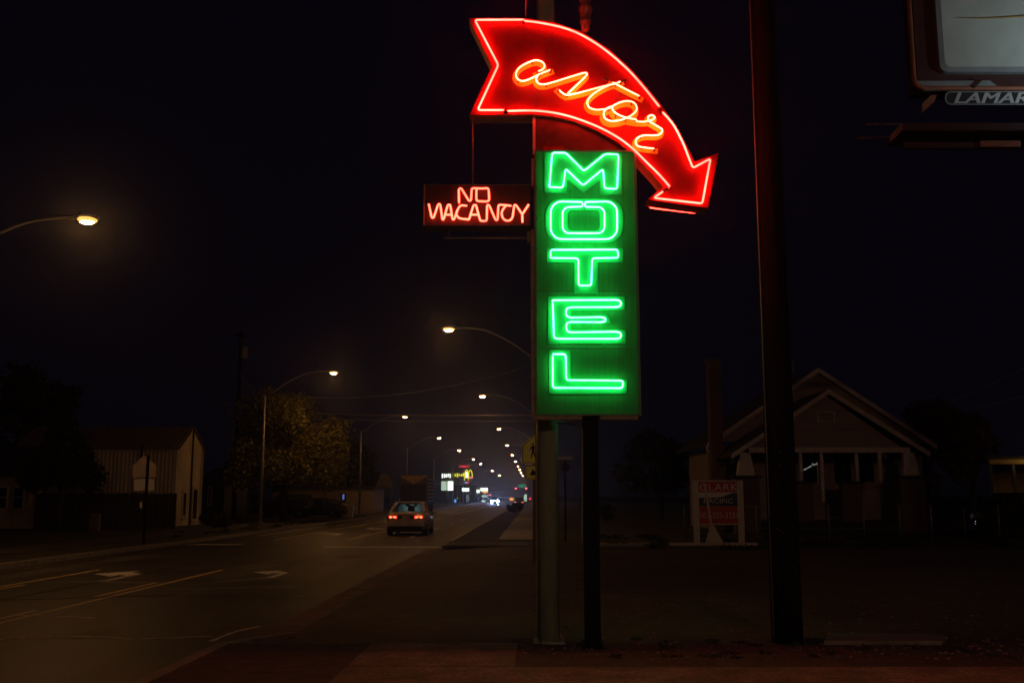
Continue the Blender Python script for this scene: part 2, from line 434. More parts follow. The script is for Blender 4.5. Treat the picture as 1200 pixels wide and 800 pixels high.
M['tar'] = mat('tar', (.020, .018, .016), .85, var=.3, scale=9)
M['stain'] = mat('oil_stain', (.030, .026, .022), .6, var=.4, scale=5)
def seam(name, pts, w, m, z, lat=False):
    pts = smooth_path([Vector((a, b, z)) for a, b in pts], 7); q = []
    for i, (a, b) in enumerate(zip(pts, pts[1:])):
        d = (b - a).normalized(); n = Vector((-d.y, d.x, 0)) * w * random.uniform(.6, 1.3) / 2
        q.append([a - n, b - n, b + n, a + n])
    mark(name, m, *q)
for pts in ([(-9.1, 9), (-8.6, 16), (-8.2, 24), (-8.4, 32)], [(-11.9, 26), (-8, 26.6), (-4, 26.2)], [(-11.8, 17.5), (-8.6, 17.1), (-6.2, 17.8), (-3.2, 17.3)], [(-6.6, 38), (-5, 38.4), (-2.6, 38)]):
    seam('tar_seam', pts, .07, M['tar'], RZ + .006)
for (x, y, r_) in ((-5.3, 13, .35), (-5.0, 20.5, .5), (-8.2, 14.5, .4), (-4.6, 29, .6), (-7.6, 38.5, .5), (-9.8, 21, .5)):
    mark('oil_stain', M['stain'], [Vector((x + r_ * math.cos(k * .52) * random.uniform(.6, 1), y + 1.6 * r_ * math.sin(k * .52) * random.uniform(.6, 1), RZ + .0034)) for k in range(12)])
for lat in (-6.1, -4.3, -11.9, -10.7):
    seam('tyre_track', [L(lat + random.uniform(-.08, .08), y)[:2] for y in range(6, 70, 6)], .42, M['track'], RZ + .003)

# ------------------------------------------------------------------ neon sign group
YF = 10.80                                    # front faces
YT = YF - .043                                # tubes stand off the faces
RT = .0108
def TP(pts, y=YT): return [P(a, b, y) for a, b in pts]
def supports(mb, pts, every=14):
    for i in range(4, len(pts) - 3, every):
        p = pts[i]; mb.cyl((p[0], p[1] + RT * .5, p[2]), (p[0], YF, p[2]), .009, n=6)
# --- green steel pole that carries the signs
c = G(640.5, 742)
pole = thing('sign_pole', 'tall pale green steel pole behind the sign boxes', 'pole', (c.x, 11.36, 0))
px_, py_ = c.x + .0, 11.36
mb = MB().tube([(px_, py_, 0), (px_, py_, 4.2), (px_, py_, 9.4)], .118, 24, rs=[.118, .116, .105])
obj('shaft', mb, M['grey_pole'], pole)
obj('base_plate', MB().box((px_ - .17, py_ - .17, .003), (px_ + .17, py_ + .17, .03)), M['galv'], pole)
for sx in (-1, 1):
    for sy in (-1, 1):
        obj('anchor_bolt', MB().cyl((px_ + sx * .14, py_ + sy * .14, .028), (px_ + sx * .14, py_ + sy * .14, .075), .014, n=6), M['galv'], pole)
obj('conduit', MB().tube([(px_ - .132, py_ - .03, .1), (px_ - .132, py_ - .03, 2.2), (px_ - .15, py_ - .05, 2.45)], .013, 8), M['tan_steel'], pole)
obj('bracket_arm', MB().bar((px_, py_, 9.15), (P(686, 10, 11.2).x + .1, 11.2, 9.15), .06, .06), M['dark_steel'], pole)
# --- black support post
c = G(691, 752)
bp_ = thing('support_post', 'slim black steel post under the green letter box', 'post', (c.x, 10.98, 0))
bx = c.x
obj('shaft', MB().box((bx - .082, 10.90, .0), (bx + .082, 11.06, P(690, 489, 10.9).z + .1)), M['black_post'], bp_)
obj('shoe', MB().box((bx - .11, 10.86, .003), (bx + .11, 11.10, .03)), M['black_post'], bp_)
cable = smooth_path([P(651, 494, 11.24), P(662, 495.5, 11.15), P(674, 499, 11.02), P(681, 501.5, 10.99), P(682, 512, 10.89), P(682, 560, 10.89), P(682, 640, 10.89)], 5)
obj('conduit', MB().tube(cable, .011, 8), M['galv'], bp_)  # arc is a cable; the pale straight run paints the post's edge highlight

# --- arrow sign
outer = [(549.5, 21.5), (616.5, 21.5), (652, 27), (681.5, 37.5), (714, 58), (740, 82), (763, 108.5), (779, 128.5), (792, 149.5), (805, 172), (814, 189.5), (842, 179.5), (829.8, 243.5), (758.5, 233.8), (777, 219), (763, 202.5), (746.5, 184.5), (724, 166.5), (701, 153.5), (675, 142.5), (649, 136.5), (625, 134), (550.3, 134.8), (576.5, 78)]
ol = [P(a, b, YF) for a, b in outer]
arrow = thing('arrow_sign', 'big red neon arrow sign with script lettering bending down above the green box', 'sign', (ol[22].x, YF + .14, ol[22].z))
TH = .27
obj('cabinet', MB().prism([p + Vector((0, .012, 0)) for p in ol], TH - .012), M['tan_metal'], arrow)
face = obj('face', MB().prism(ol, .010), M['red_face'], arrow)
# returns of the lower side painted red
# outline tubes
o1 = [(614, 23.4), (556.4, 23.6), (584, 76.4), (559.6, 129.2), (590.8, 129.2)]
o2 = [(594.5, 130.2), (629.5, 130), (662, 135), (694.5, 146), (720.5, 159), (740, 173), (756, 188.5), (772.5, 204.8), (785, 219)]
o3 = [(613.8, 24.6), (632.8, 27), (658.8, 32.5), (681.5, 41.3), (707.5, 57.5), (733.5, 79.6), (753, 100.8), (772.8, 125.5)]
o4 = [(776.4, 131.6), (788.8, 146), (800, 167), (806.6, 183.6)]
o5 = [(812, 197), (832.6, 186), (823, 238.6), (766, 232), (783.6, 219.8)]
def shift(pts, s=(0, -2.2)): return [(a + s[0], b + s[1]) for a, b in pts]
tubes = []
tubes.append(fillet(TP(o1), .035))
tubes.append(smooth_path(TP(o2), 6))
tubes.append(smooth_path(TP(o3), 6))
tubes.append(fillet(smooth_path(TP(o4), 6) + TP(o5), .03))
for t in tubes:
    nb = obj('neon_tube', MB().tube(t, RT, 10), M['neon_red'], arrow)
    k = MB(); supports(k, t, 9)
    if k.v: tag(obj('tube_support', k, M['black'], nb), kind='stuff')
# rear outline tubes (the sign has two faces)
for t in tubes:
    tt = [Vector((p.x, YF + TH + .055, p.z)) for p in t]
    if t is not tubes[0] and t is not tubes[1]: obj('neon_tube', MB().tube(tt, RT, 8), M['neon_red'], arrow)
def sleeve(p, parent, r=.0155):
    obj('electrode', MB().cyl((p.x, p.y - .008, p.z), (p.x, YF, p.z), r, n=8), M['black'], parent)
for t in tubes:
    sleeve(t[0], arrow); sleeve(t[-1], arrow)
# script letters
a1 = [(630, 84.3), (636, 81.6), (638, 77.3), (634.5, 72.8), (627, 71.3), (616.5, 75), (607.5, 81), (604.6, 88.5), (607.5, 93.8), (613.5, 95.3), (622.5, 92.3), (633, 87), (645, 82.3)]
a2 = [(632.6, 86.6), (629, 91), (628.5, 95), (631.5, 98.4), (637.5, 99.3), (648, 96.8), (667.5, 90.8), (684, 86.0), (687.6, 87.2), (685.5, 90.6), (679.5, 96.4), (670.5, 105), (664.5, 110.6)]
a3 = [(654.8, 105.6), (660, 110.2), (666, 111.6), (678, 109.2), (697.5, 104), (720, 98.4), (727, 95.8)]
a4 = [(722, 97.6), (712, 101), (701, 106.6), (692, 113.5), (688, 120), (689.5, 126), (696, 129.2), (704, 129.4), (713, 127.8), (720, 124), (727, 121), (735, 119.8), (742, 122), (745.3, 127.5), (743.5, 133), (736, 138.6), (726, 142.5), (715, 143.6), (708, 140.2), (706.8, 134), (711, 129), (716, 127.5), (717.6, 132), (723.8, 137), (733, 140.4), (746, 142.6), (757, 142.6), (764.4, 140.4), (766.6, 137.4), (763, 135.2), (758.9, 137.4), (760, 142), (766.5, 146.2), (773.5, 150.4), (775.4, 153), (773, 157.4), (766.5, 158.8), (754, 158.9), (746.5, 162), (744.4, 167), (746.5, 170.8), (752, 172.6), (766.5, 174.4)]
a5 = [(717, 97), (724, 100.4), (736, 106.6), (749.5, 113.3)]
for pts in (a1, a2, a3, a4, a5):
    t = smooth_path([p + Vector((0, -.035, -.012)) for p in TP(pts)], 6)
    if pts is a4: t = [Vector((p.x, p.y - .0004 * i * (1 if i < 150 else 0), p.z)) for i, p in enumerate(t)]
    sleeve(t[0], arrow, .013); sleeve(t[-1], arrow, .013)
    nb = obj('neon_tube', MB().tube(t, RT * .82, 10), M['neon_script'], arrow)
    k = MB(); supports(k, t, 22)
    if k.v: tag(obj('tube_support', k, M['black'], nb), kind='stuff')
# black-painted tube ends
for a, b in (((707.5, 91.3), (713, 94.4)), ((727.5, 95.6), (734, 93.8)), ((776.5, 224.5), (783, 220.2))):
    e = [P(*a, YT), P(*b, YT)]
    obj('tube_end', MB().tube(e, RT * 1.3, 8), M['black'], arrow)
def ribbon(pts, w, m, parent, name, y, depth=.004):
    mb = MB(); n = len(pts)
    lft, rgt = [], []
    for i, p in enumerate(pts):
        d = pts[min(i + 1, n - 1)] - pts[max(i - 1, 0)]; d.y = 0; d.normalize()
        q = Vector((-d.z, 0, d.x)) * w / 2; yy = y - .00002 * i
        b = Vector((p.x, yy, p.z)); lft.append(b + q); rgt.append(b - q)
    vs = lft + rgt
    mb.add(vs, [(i, i + 1, n + i + 1, n + i) for i in range(n - 1)])
    return obj(name, mb, m, parent)
for k, pts in enumerate((a1, a2, a3, a4, a5)):
    t = smooth_path([P(a - .6, b + 3.2, YF) for a, b in pts], 5)
    d0 = (t[0] - t[1]).normalized() * .045; d1 = (t[-1] - t[-2]).normalized() * .045
    ribbon([t[0] + d0] + t + [t[-1] + d1], .064, M['orange'], arrow, 'painted_stroke', YF - .002 - .004 * k)

for (a, b) in (((650, 27.5), (626, 133)), ((742, 84.5), (702, 153))):
    p_, q_ = P(*a, YF - .002), P(*b, YF - .002)
    obj('panel_seam', MB().bar(p_, q_, .004, .007), M['sign_navy'], arrow)
for k, p_ in enumerate(ol):
    q_ = ol[(k + 1) % len(ol)]
    if (q_ - p_).length > .3:
        for t_ in (.2, .5, .8):
            c_ = p_.lerp(q_, t_); n_ = Vector((q_.z - p_.z, 0, p_.x - q_.x)).normalized() * .022
            obj('rivet', MB().ellipsoid((c_ + n_ + Vector((0, -.002, 0))), (.009, .006, .009), 8, 4), M['red_face'], arrow)
# --- backing panel between arrow and letter box
pn = [P(624.5, 131, YF + .06), P(746, 131, YF + .06), P(746, 182, YF + .06), P(624.5, 182, YF + .06)]
bpn = thing('backing_panel', 'dull mottled red sheet panel between arrow and green letter box', 'panel', (pn[3].x, YF + .2, pn[3].z))
obj('sheet', MB().prism(pn, .2), M['rust_panel'], bpn)
obj('seam', MB().prism([P(624.2, 131, YF + .055), P(627.5, 131, YF + .055), P(627.5, 182, YF + .055), P(624.2, 182, YF + .055)], .004), M['tan_steel'], bpn)
obj('patch', MB().prism([P(637, 171.5, YF + .05), P(660, 171.5, YF + .05), P(664, 178, YF + .05), P(637, 178, YF + .05)], .008), M['red_face'], bpn)

# --- green letter box
XA, XB = P(627, 330, YF).x, P(748.3, 330, YF).x
ZB, ZT = P(690, 487, YF).z, P(690, 177, YF).z
box = thing('letter_box_sign', 'tall green box sign with vertical neon letters', 'sign', ((XA + XB) / 2, YF + .18, ZB))
TB = .36
obj('cabinet', MB().box((XA, YF + .012, ZB), (XB, YF + TB, ZT)), M['tan_steel'], box)
obj('face', MB().box((XA + .012, YF, ZB + .012), (XB - .012, YF + .010, ZT - .012)), M['green_face'], box)
f = MB()
f.box((XA, YF - .028, ZB), (XA + .02, YF + .011, ZT)); obj('frame_edge', f, M['green_edge'], box)
f = MB().box((XB - .03, YF - .028, ZB), (XB, YF + .011, ZT)); obj('frame_edge', f, M['green_edge'], box)
f = MB().box((XA + .021, YF - .028, ZT - .02), (XB - .031, YF + .011, ZT)); obj('frame_edge', f, M['green_edge'], box)
f = MB().box((XA + .021, YF - .028, ZB), (XB - .031, YF + .011, ZB + .02)); obj('frame_edge', f, M['green_edge'], box)
obj('bottom_strip', MB().box((XA - .02, YF - .03, ZB - .045), (bx - .1, YF + .07, ZB - .003)), M['tan_steel'], box)
obj('bottom_strip', MB().box((bx + .1, YF - .03, ZB - .045), (XB - .04, YF + .07, ZB - .003)), M['tan_steel'], box)
obj('side_channel', MB().box((XA - .045, YF + .02, ZB - .02), (XA - .003, YF + .14, P(627, 268, YF).z)), M['tan_steel'], box)
obj('side_channel', MB().box((XA - .035, YF + .05, P(627, 216, YF).z), (XA - .003, YF + .14, P(627, 184, YF).z)), M['tan_steel'], box)
for zz in (440, 352, 381):
    obj('screw_head', MB().ellipsoid((XA - .046, YF + .05, P(627, zz, YF).z), (.012, .012, .012), 8, 4), M['galv'], box)
def rr(x0, y0, x1, y1, r, k=6):
    o = []
    for cx, cy, a0 in ((x1 - r, y0 + r, -90), (x1 - r, y1 - r, 0), (x0 + r, y1 - r, 90), (x0 + r, y0 + r, 180)):
        for i in range(k + 1):
            a = R(a0 + 90 * i / k); o.append((cx + r * math.cos(a), cy + r * math.sin(a)))
    return o
def A(pts, oy=150): return [(610 + .225 * a, oy + .225 * b) for a, b in pts]
LET = []
m_tube = A([(150, 307), (165, 130), (235, 130), (330, 225), (440, 136), (510, 138), (503, 318), (437, 315), (430, 214), (325, 300), (235, 212), (221, 311), (152, 307.5)])
m_back = A([(125, 125), (250, 122), (332, 200), (425, 125), (528, 125), (528, 343), (413, 343), (413, 268), (327, 335), (243, 262), (243, 335), (125, 335)])
LET.append((m_tube, .02, [('poly', m_back)]))
o_out = rr(157, 383, 503, 579, 58); o_in = rr(219, 412, 437, 548, 34)
# outer loop starts and ends at the top gap, then dips to the inner loop
oo = [p for p in o_out]
path_o = [(336, 386)] + oo[0:7] + oo[7:14] + oo[14:21] + oo[21:28] + [(324, 386)] + [(324, 409)] + list(reversed(o_in[21:28])) + list(reversed(o_in[14:21])) + list(reversed(o_in[7:14])) + list(reversed(o_in[0:7])) + [(336, 411), (336, 388)]
LET.append((A(path_o), .008, [('ring', A(rr(130, 363, 535, 592, 85)), A(rr(247, 424, 411, 530, 22)))]))
t_tube = [(645.3, 302.3), (645.3, 292.8), (723.6, 292.4), (724.8, 302), (694, 302.6), (692.8, 334.5), (678, 334.5), (677.6, 302.6), (646.4, 302.3)]
t_back = A([(137, 620), (535, 622), (535, 696), (403, 696), (403, 855), (280, 855), (280, 696), (137, 696)])
LET.append((t_tube, .018, [('poly', t_back)]))
def E(pts): return A(pts, 330)
e_tube = E([(167, 104), (167, 97), (480, 95), (510, 96), (523, 106), (523, 122), (508, 132), (262, 133), (238, 140), (236, 176), (258, 188), (420, 184), (442, 190), (442, 206), (422, 211), (258, 209), (238, 218), (239, 255), (258, 264), (500, 260), (523, 268), (523, 290), (505, 297), (190, 297), (174, 290), (168, 112)])
e_back = E([(143, 71), (543, 72), (543, 143), (262, 144), (262, 172), (452, 169), (472, 214), (262, 216), (262, 246), (548, 245), (548, 318), (143, 318)])
LET.append((e_tube, .018, [('poly', e_back)]))
l_tube = E([(168, 379), (170, 377), (235, 377), (238, 512), (535, 515), (531, 554), (168, 552), (168, 386)])
l_back = E([(148, 350), (262, 352), (262, 506), (555, 505), (553, 578), (148, 580)])
LET.append((l_tube, .02, [('poly', l_back)]))
cx = (XA + XB) / 2
for path, rad, backs in LET:
    b = backs[0]; mb = MB()
    yb = YF - .009
    if b[0] == 'poly': mb.prism([P(p[0], p[1] + 1.0, yb) for p in b[1]], .008)
    else: mb.loop_prism([P(p[0], p[1] + 1.0, yb) for p in b[1]], [P(p[0], p[1] + 1.0, yb) for p in b[2]], .008)
    lo = obj('letter', mb, M['mint'], box)
    t = fillet(TP(path), rad + .012, 4)
    tb = obj('neon_tube', MB().tube(t, RT * .8, 10), M['neon_green'], lo)
    k = MB()
    for i in range(5, len(t) - 3, 12):
        k.cyl((t[i].x, YT + RT * .5, t[i].z), (t[i].x, YF - .009, t[i].z), .009, n=6)
    if k.v: obj('tube_support', k, M['black'], lo)
    # the same letter on the rear face, readable from behind
    yc = YF + TB / 2
    def flip(me):
        n = me.copy(); n.transform(Matrix.Translation(Vector((cx, yc, 0)) - box.location) @ Matrix.Rotation(math.pi, 4, 'Z') @ Matrix.Translation(box.location - Vector((cx, yc, 0)))); return n
    l2 = bpy.data.objects.new('letter', flip(lo.data)); C.objects.link(l2); l2.parent = box
    t2 = bpy.data.objects.new('neon_tube', flip(tb.data)); C.objects.link(t2); t2.parent = l2
for zz in (300.5, 342, 408): obj('panel_seam', MB().box((XA + .025, YF - .003, P(690, zz, YF).z), (XB - .035, YF + .001, P(690, zz, YF).z + .006)), M['green_edge'], box)
for i in range(9):
    for x in (XA + .034, XB - .046):
        z = ZB + .08 + i * (ZT - ZB - .16) / 8
        obj('rivet', MB().ellipsoid((x, YF - .002, z), (.009, .006, .009), 8, 4), M['green_edge'], box)
obj('rear_face', MB().box((XA + .012, YF + TB + .001, ZB + .012), (XB - .012, YF + TB + .006, ZT - .012)), M['green_face'], box)

# --- vacancy box
vx0, vx1 = P(496.5, 240, YF).x, XA - .05
vz0, vz1 = P(560, 265, YF).z, P(560, 216.5, YF).z
vac = thing('vacancy_sign', 'small dark box sign with red neon lettering at left of the green box', 'sign', (vx0, YF + .12, vz0))
obj('cabinet', MB().box((vx0, YF + .012, vz0), (vx1, YF + .25, vz1)), M['dark_steel'], vac)
obj('face', MB().box((vx0 + .01, YF, vz0 + .012), (vx1 - .005, YF + .010, vz1 - .012)), M['vac_face'], vac)
obj('frame_edge', MB().box((vx0, YF - .02, vz0), (vx0 + .012, YF + .011, vz1)), M['tan_steel'], vac)
obj('frame_edge', MB().box((vx0 + .013, YF - .02, vz0), (vx1, YF + .011, vz0 + .014)), M['dark_steel'], vac)
obj('frame_edge', MB().box((vx0 + .013, YF - .02, vz1 - .014), (vx1, YF + .011, vz1)), M['dark_steel'], vac)
def V(pts): return [(480 + .2 * a, 130 + .2 * b) for a, b in pts]
v_no = V([(290, 542), (288, 458), (302, 452), (348, 528), (360, 524), (364, 456), (374, 453), (430, 455), (455, 452), (463, 460), (467, 522), (456, 531), (398, 529), (391, 520), (391, 462), (398, 456)])
v_v = V([(112, 545), (130, 626), (141, 626), (168, 545), (180, 547), (192, 638), (200, 634), (224, 550), (238, 549), (252, 638), (262, 634), (284, 572), (300, 552), (336, 556)])
v_c = V([(284, 574), (271, 600), (284, 626), (310, 633), (334, 634), (348, 638), (374, 552), (389, 550), (410, 630), (416, 645), (452, 645), (454, 550), (466, 552), (504, 640), (516, 638), (520, 554), (530, 550), (596, 556)])
v_c2 = V([(566, 554), (545, 578), (538, 602), (546, 630), (568, 645), (592, 640), (604, 622), (613, 550), (624, 552), (660, 606), (698, 549)])
v_y = V([(660, 606), (661, 655)])
v_a1 = V([(205, 608), (243, 608)]); v_a2 = V([(361, 608), (403, 608)])
YV = YF - .045
for pts in (v_no, v_v, v_c, v_c2, v_y, v_a1, v_a2):
    t = fillet([P(a, b, YV) for a, b in pts], .025, 4)
    obj('neon_tube', MB().tube(t, .0105, 8), M['neon_vac'], vac)
for a, b in ((290, 542), (112, 543), (660, 655)):
    q = P(480 + .2 * a, 130 + .2 * b, YV)
    obj('tube_end', MB().cyl((q.x, YV - .006, q.z), (q.x, YF, q.z), .013, n=8), M['sign_red'], vac)
rt = P(554, 138, YF + .12); rb = P(554, 216, YF + .12)
obj('hanger_rod', MB().cyl((rb.x, YF + .12, vz1 - .005), (rt.x, YF + .12, P(554, 134, YF + .12).z + .02), .008, n=8), M['tan_steel'], vac)
q0, q1 = P(520, 279, YF + .12), P(624, 278, YF + .12)
obj('brace_rod', MB().cyl((q0.x, YF + .12, q0.z), (q1.x, YF + .12, q0.z), .011, n=8), M['tan_steel'], vac)
obj('brace_strap', MB().box((q0.x + .05, YF + .115, q0.z), (q0.x + .07, YF + .135, vz0 + .004)), M['dark_steel'], vac)
obj('clamp', MB().box((q1.x - .06, YF + .08, q0.z - .06), (q1.x - .012, YF + .17, q0.z + .07)), M['tan_steel'], vac)

# --- insulator and rod above the arrow
ic = P(686, 18, 11.2); z0 = P(686, 37, 11.2).z
ins = thing('insulator', 'weathered ribbed insulator hanging above the arrow sign', 'insulator', (ic.x, 11.2, z0))
prof = [(.03, 0), (.05, .015), (.055, .1), (.066, .11), (.066, .14), (.060, .15), (.074, .25), (.082, .27), (.082, .31), (.06, .33), (.06, .40), (.085, .41), (.085, .47), (.03, .50)]
obj('body', MB().lathe((ic.x, 11.2, z0), prof, 14), M['insulator'], ins)
obj('wire', MB().cyl((ic.x, 11.2, z0 + .49), (ic.x, 11.2, 9.15), .012, n=6), M['dark_steel'], ins)
r0 = P(615.8, 23, YF + .14)
tag(obj('guy_rod', MB().cyl((r0.x, YF + .14, r0.z - .02), (r0.x + .05, YF + .14, 9.4), .009, n=6), M['tan_steel']), 'thin vertical steel rod rising from the top edge of the arrow', 'rod')

# ------------------------------------------------------------------ wooden utility pole on the right
c = G(923, 753); q = P(890, 0, c.y + .05)
tp = c + (q - c) * ((11.5) / (q.z))
up = thing('utility_pole', 'thick dark wooden utility pole standing right of the motel sign', 'utility pole', (c.x, c.y, 0))
tp = Vector((c.x + .02, c.y + .05, 11.5))
shaft = [c + (tp - c) * (i / 10) for i in range(11)]
obj('shaft', MB().tube(shaft, .17, 20, rs=[.170 - .0022 * i for i in range(11)]), M['wood_pole'], up)
obj('ground_wire', MB().tube([(c.x - .165, c.y - .06, 0.05), (c.x - .158, c.y - .055, 6), (c.x - .15, c.y - .05, 11)], .008, 6), M['galv'], up)
obj('cross_arm', MB().cbox((c.x, c.y - .18, 10.6), (2.4, .1, .12)), M['wood_pole'], up)
for k in (-1, -.4, .4, 1):
    obj('pin_insulator', MB().lathe((c.x + k, c.y - .18, 10.66), [(.02, 0), (.05, .03), (.05, .09), (.02, .13)], 8), M['galv'], up)
for k in range(26):
    a = R(-90 + random.uniform(-60, 60)); z = random.uniform(.7, 2.2)
    if k < 12: obj('staple', MB().cbox((c.x + .172 * math.cos(a), c.y + .172 * math.sin(a), z), (.014, .014, .006)), M['galv'], up)

# ------------------------------------------------------------------ street lamps
E_FRINGE = emit('fringe_glow', (1.0, .42, .09), 1.7)
def make_lamp(m):
    r = thing('street_lamp', 'x', 'street lamp')
    obj('pole', MB().tube([(0, 0, 0), (0, 0, 3.5), (0, 0, 7.4)], .1, 12, rs=[.11, .085, .06]), M['galv'], r)
    obj('base_plate', MB().box((-.2, -.2, .0), (.2, .2, .05)), M['galv'], r)
    arm = smooth_path([(0, 0, 7.3), (.55, 0, 7.62), (1.3, 0, 8.15), (2.3, 0, 8.62), (3.1, 0, 8.76), (3.6, 0, 8.76)], 5)
    obj('arm', MB().tube(arm, .04, 10), M['galv'], r)
    h = obj('lamp_head', MB().ellipsoid((3.88, 0, 8.74), (.40, .17, .11), 16, 8, -.15, 1), M['galv'], r)
    obj('lens', MB().ellipsoid((3.95, 0, 8.72), (.21, .15, .13), 12, 6, -1, .05), m, h)
    obj('fringe_ring', MB().lathe((3.95, 0, 8.70), [(.19, -.05), (.235, -.02), (.25, .015), (.22, .04)], 16), E_FRINGE, h)  # glowing ring added for the orange fringe round the lens
    obj('photocell', MB().cyl((3.75, 0, 8.84), (3.75, 0, 8.92), .04, n=8), M['dark_steel'], h)
    return r
lampA = make_lamp(M['lamp']); lampB = copy_tree(lampA)
for o in bpy.data.objects:
    pass
tabl = {}
first = True
GL, GR = 'street lamps along the left kerb', 'street lamps along the right kerb'
left = [(25.2, 'nearest street lamp on the left, its arm reaching in from the picture edge'),
        (57.7, 'left kerb street lamp with whole pole visible before the lit olive tree'),
        (90.5, 'left kerb street lamp whose thin pole rises from behind the pale roadside boards'),
        (124, 'left kerb street lamp whose pole stands just behind the box truck'),
        (158, 'fifth street lamp of the left kerb row, counted from the nearest'), (196, 'sixth street lamp of the left kerb row, counted from the nearest'), (225, 'seventh street lamp of the left kerb row, counted from the nearest'), (288, 'eighth street lamp of the left kerb row, counted from the nearest'), (350, 'ninth and farthest street lamp of the left kerb row')]
right = [(42.4, 'right kerb street lamp high beside the green box, arm ending behind it'),
         (71.5, 'second street lamp of the right kerb, just left of the bottom of the green box'),
         (107, 'third street lamp of the right kerb, above the yellow crossing sign'), (142, 'fourth street lamp of the right kerb row, counted from the nearest'), (176, 'fifth street lamp of the right kerb row, counted from the nearest'), (210, 'sixth street lamp of the right kerb row, counted from the nearest'), (244, 'seventh street lamp of the right kerb row, counted from the nearest'), (278, 'eighth street lamp of the right kerb row, counted from the nearest'), (312, 'ninth street lamp of the right kerb row, counted from the nearest'), (360, 'tenth and farthest street lamp of the right kerb row'), (-26, 'street lamp of the right kerb standing behind the camera')]
def place(o, lat, Y, rz, lab, grp):
    o.location = L(lat, Y); o.rotation_euler = (0, 0, rz); o['label'] = lab; o['group'] = grp
for i, (Y, lab) in enumerate(left):
    o = lampA if i == 0 else copy_tree(lampA)
    place(o, -15.55, Y, 0, lab or 'far street lamp glowing as a small dot along the left kerb', GL)
for i, (Y, lab) in enumerate(right):
    o = lampB if i == 0 else copy_tree(lampB)
    place(o, .35, Y, math.pi, lab or 'far street lamp glowing as a small dot along the right kerb', GR)

# unseen fill lamp behind the camera, added to light the house and poles
E_FILL = emit('fill_lamp', (1.0, .50, .31), 500)
yl = thing('fill_lamp', 'added twin headed fill lamp on a tall pole behind the camera', 'lamp', (5, -24, 0))
obj('pole', MB().tube([(5, -24, 0), (5, -24, 8.6)], .1, 12, rs=[.11, .07]), M['galv'], yl)
obj('cross_arm', MB().box((4.2, -24.05, 8.6), (5.8, -23.95, 8.7)), M['galv'], yl)
for s_ in (-1, 1):
    x = 5 + s_ * .7
    hd = obj('lamp_head', MB().box((x - .3, -24.1, 8.703), (x + .3, -23.85, 9.15)), M['dark_steel'], yl)
    obj('lens', MB().box((x - .26, -23.847, 8.74), (x + .26, -23.83, 9.11)), E_FILL, hd)
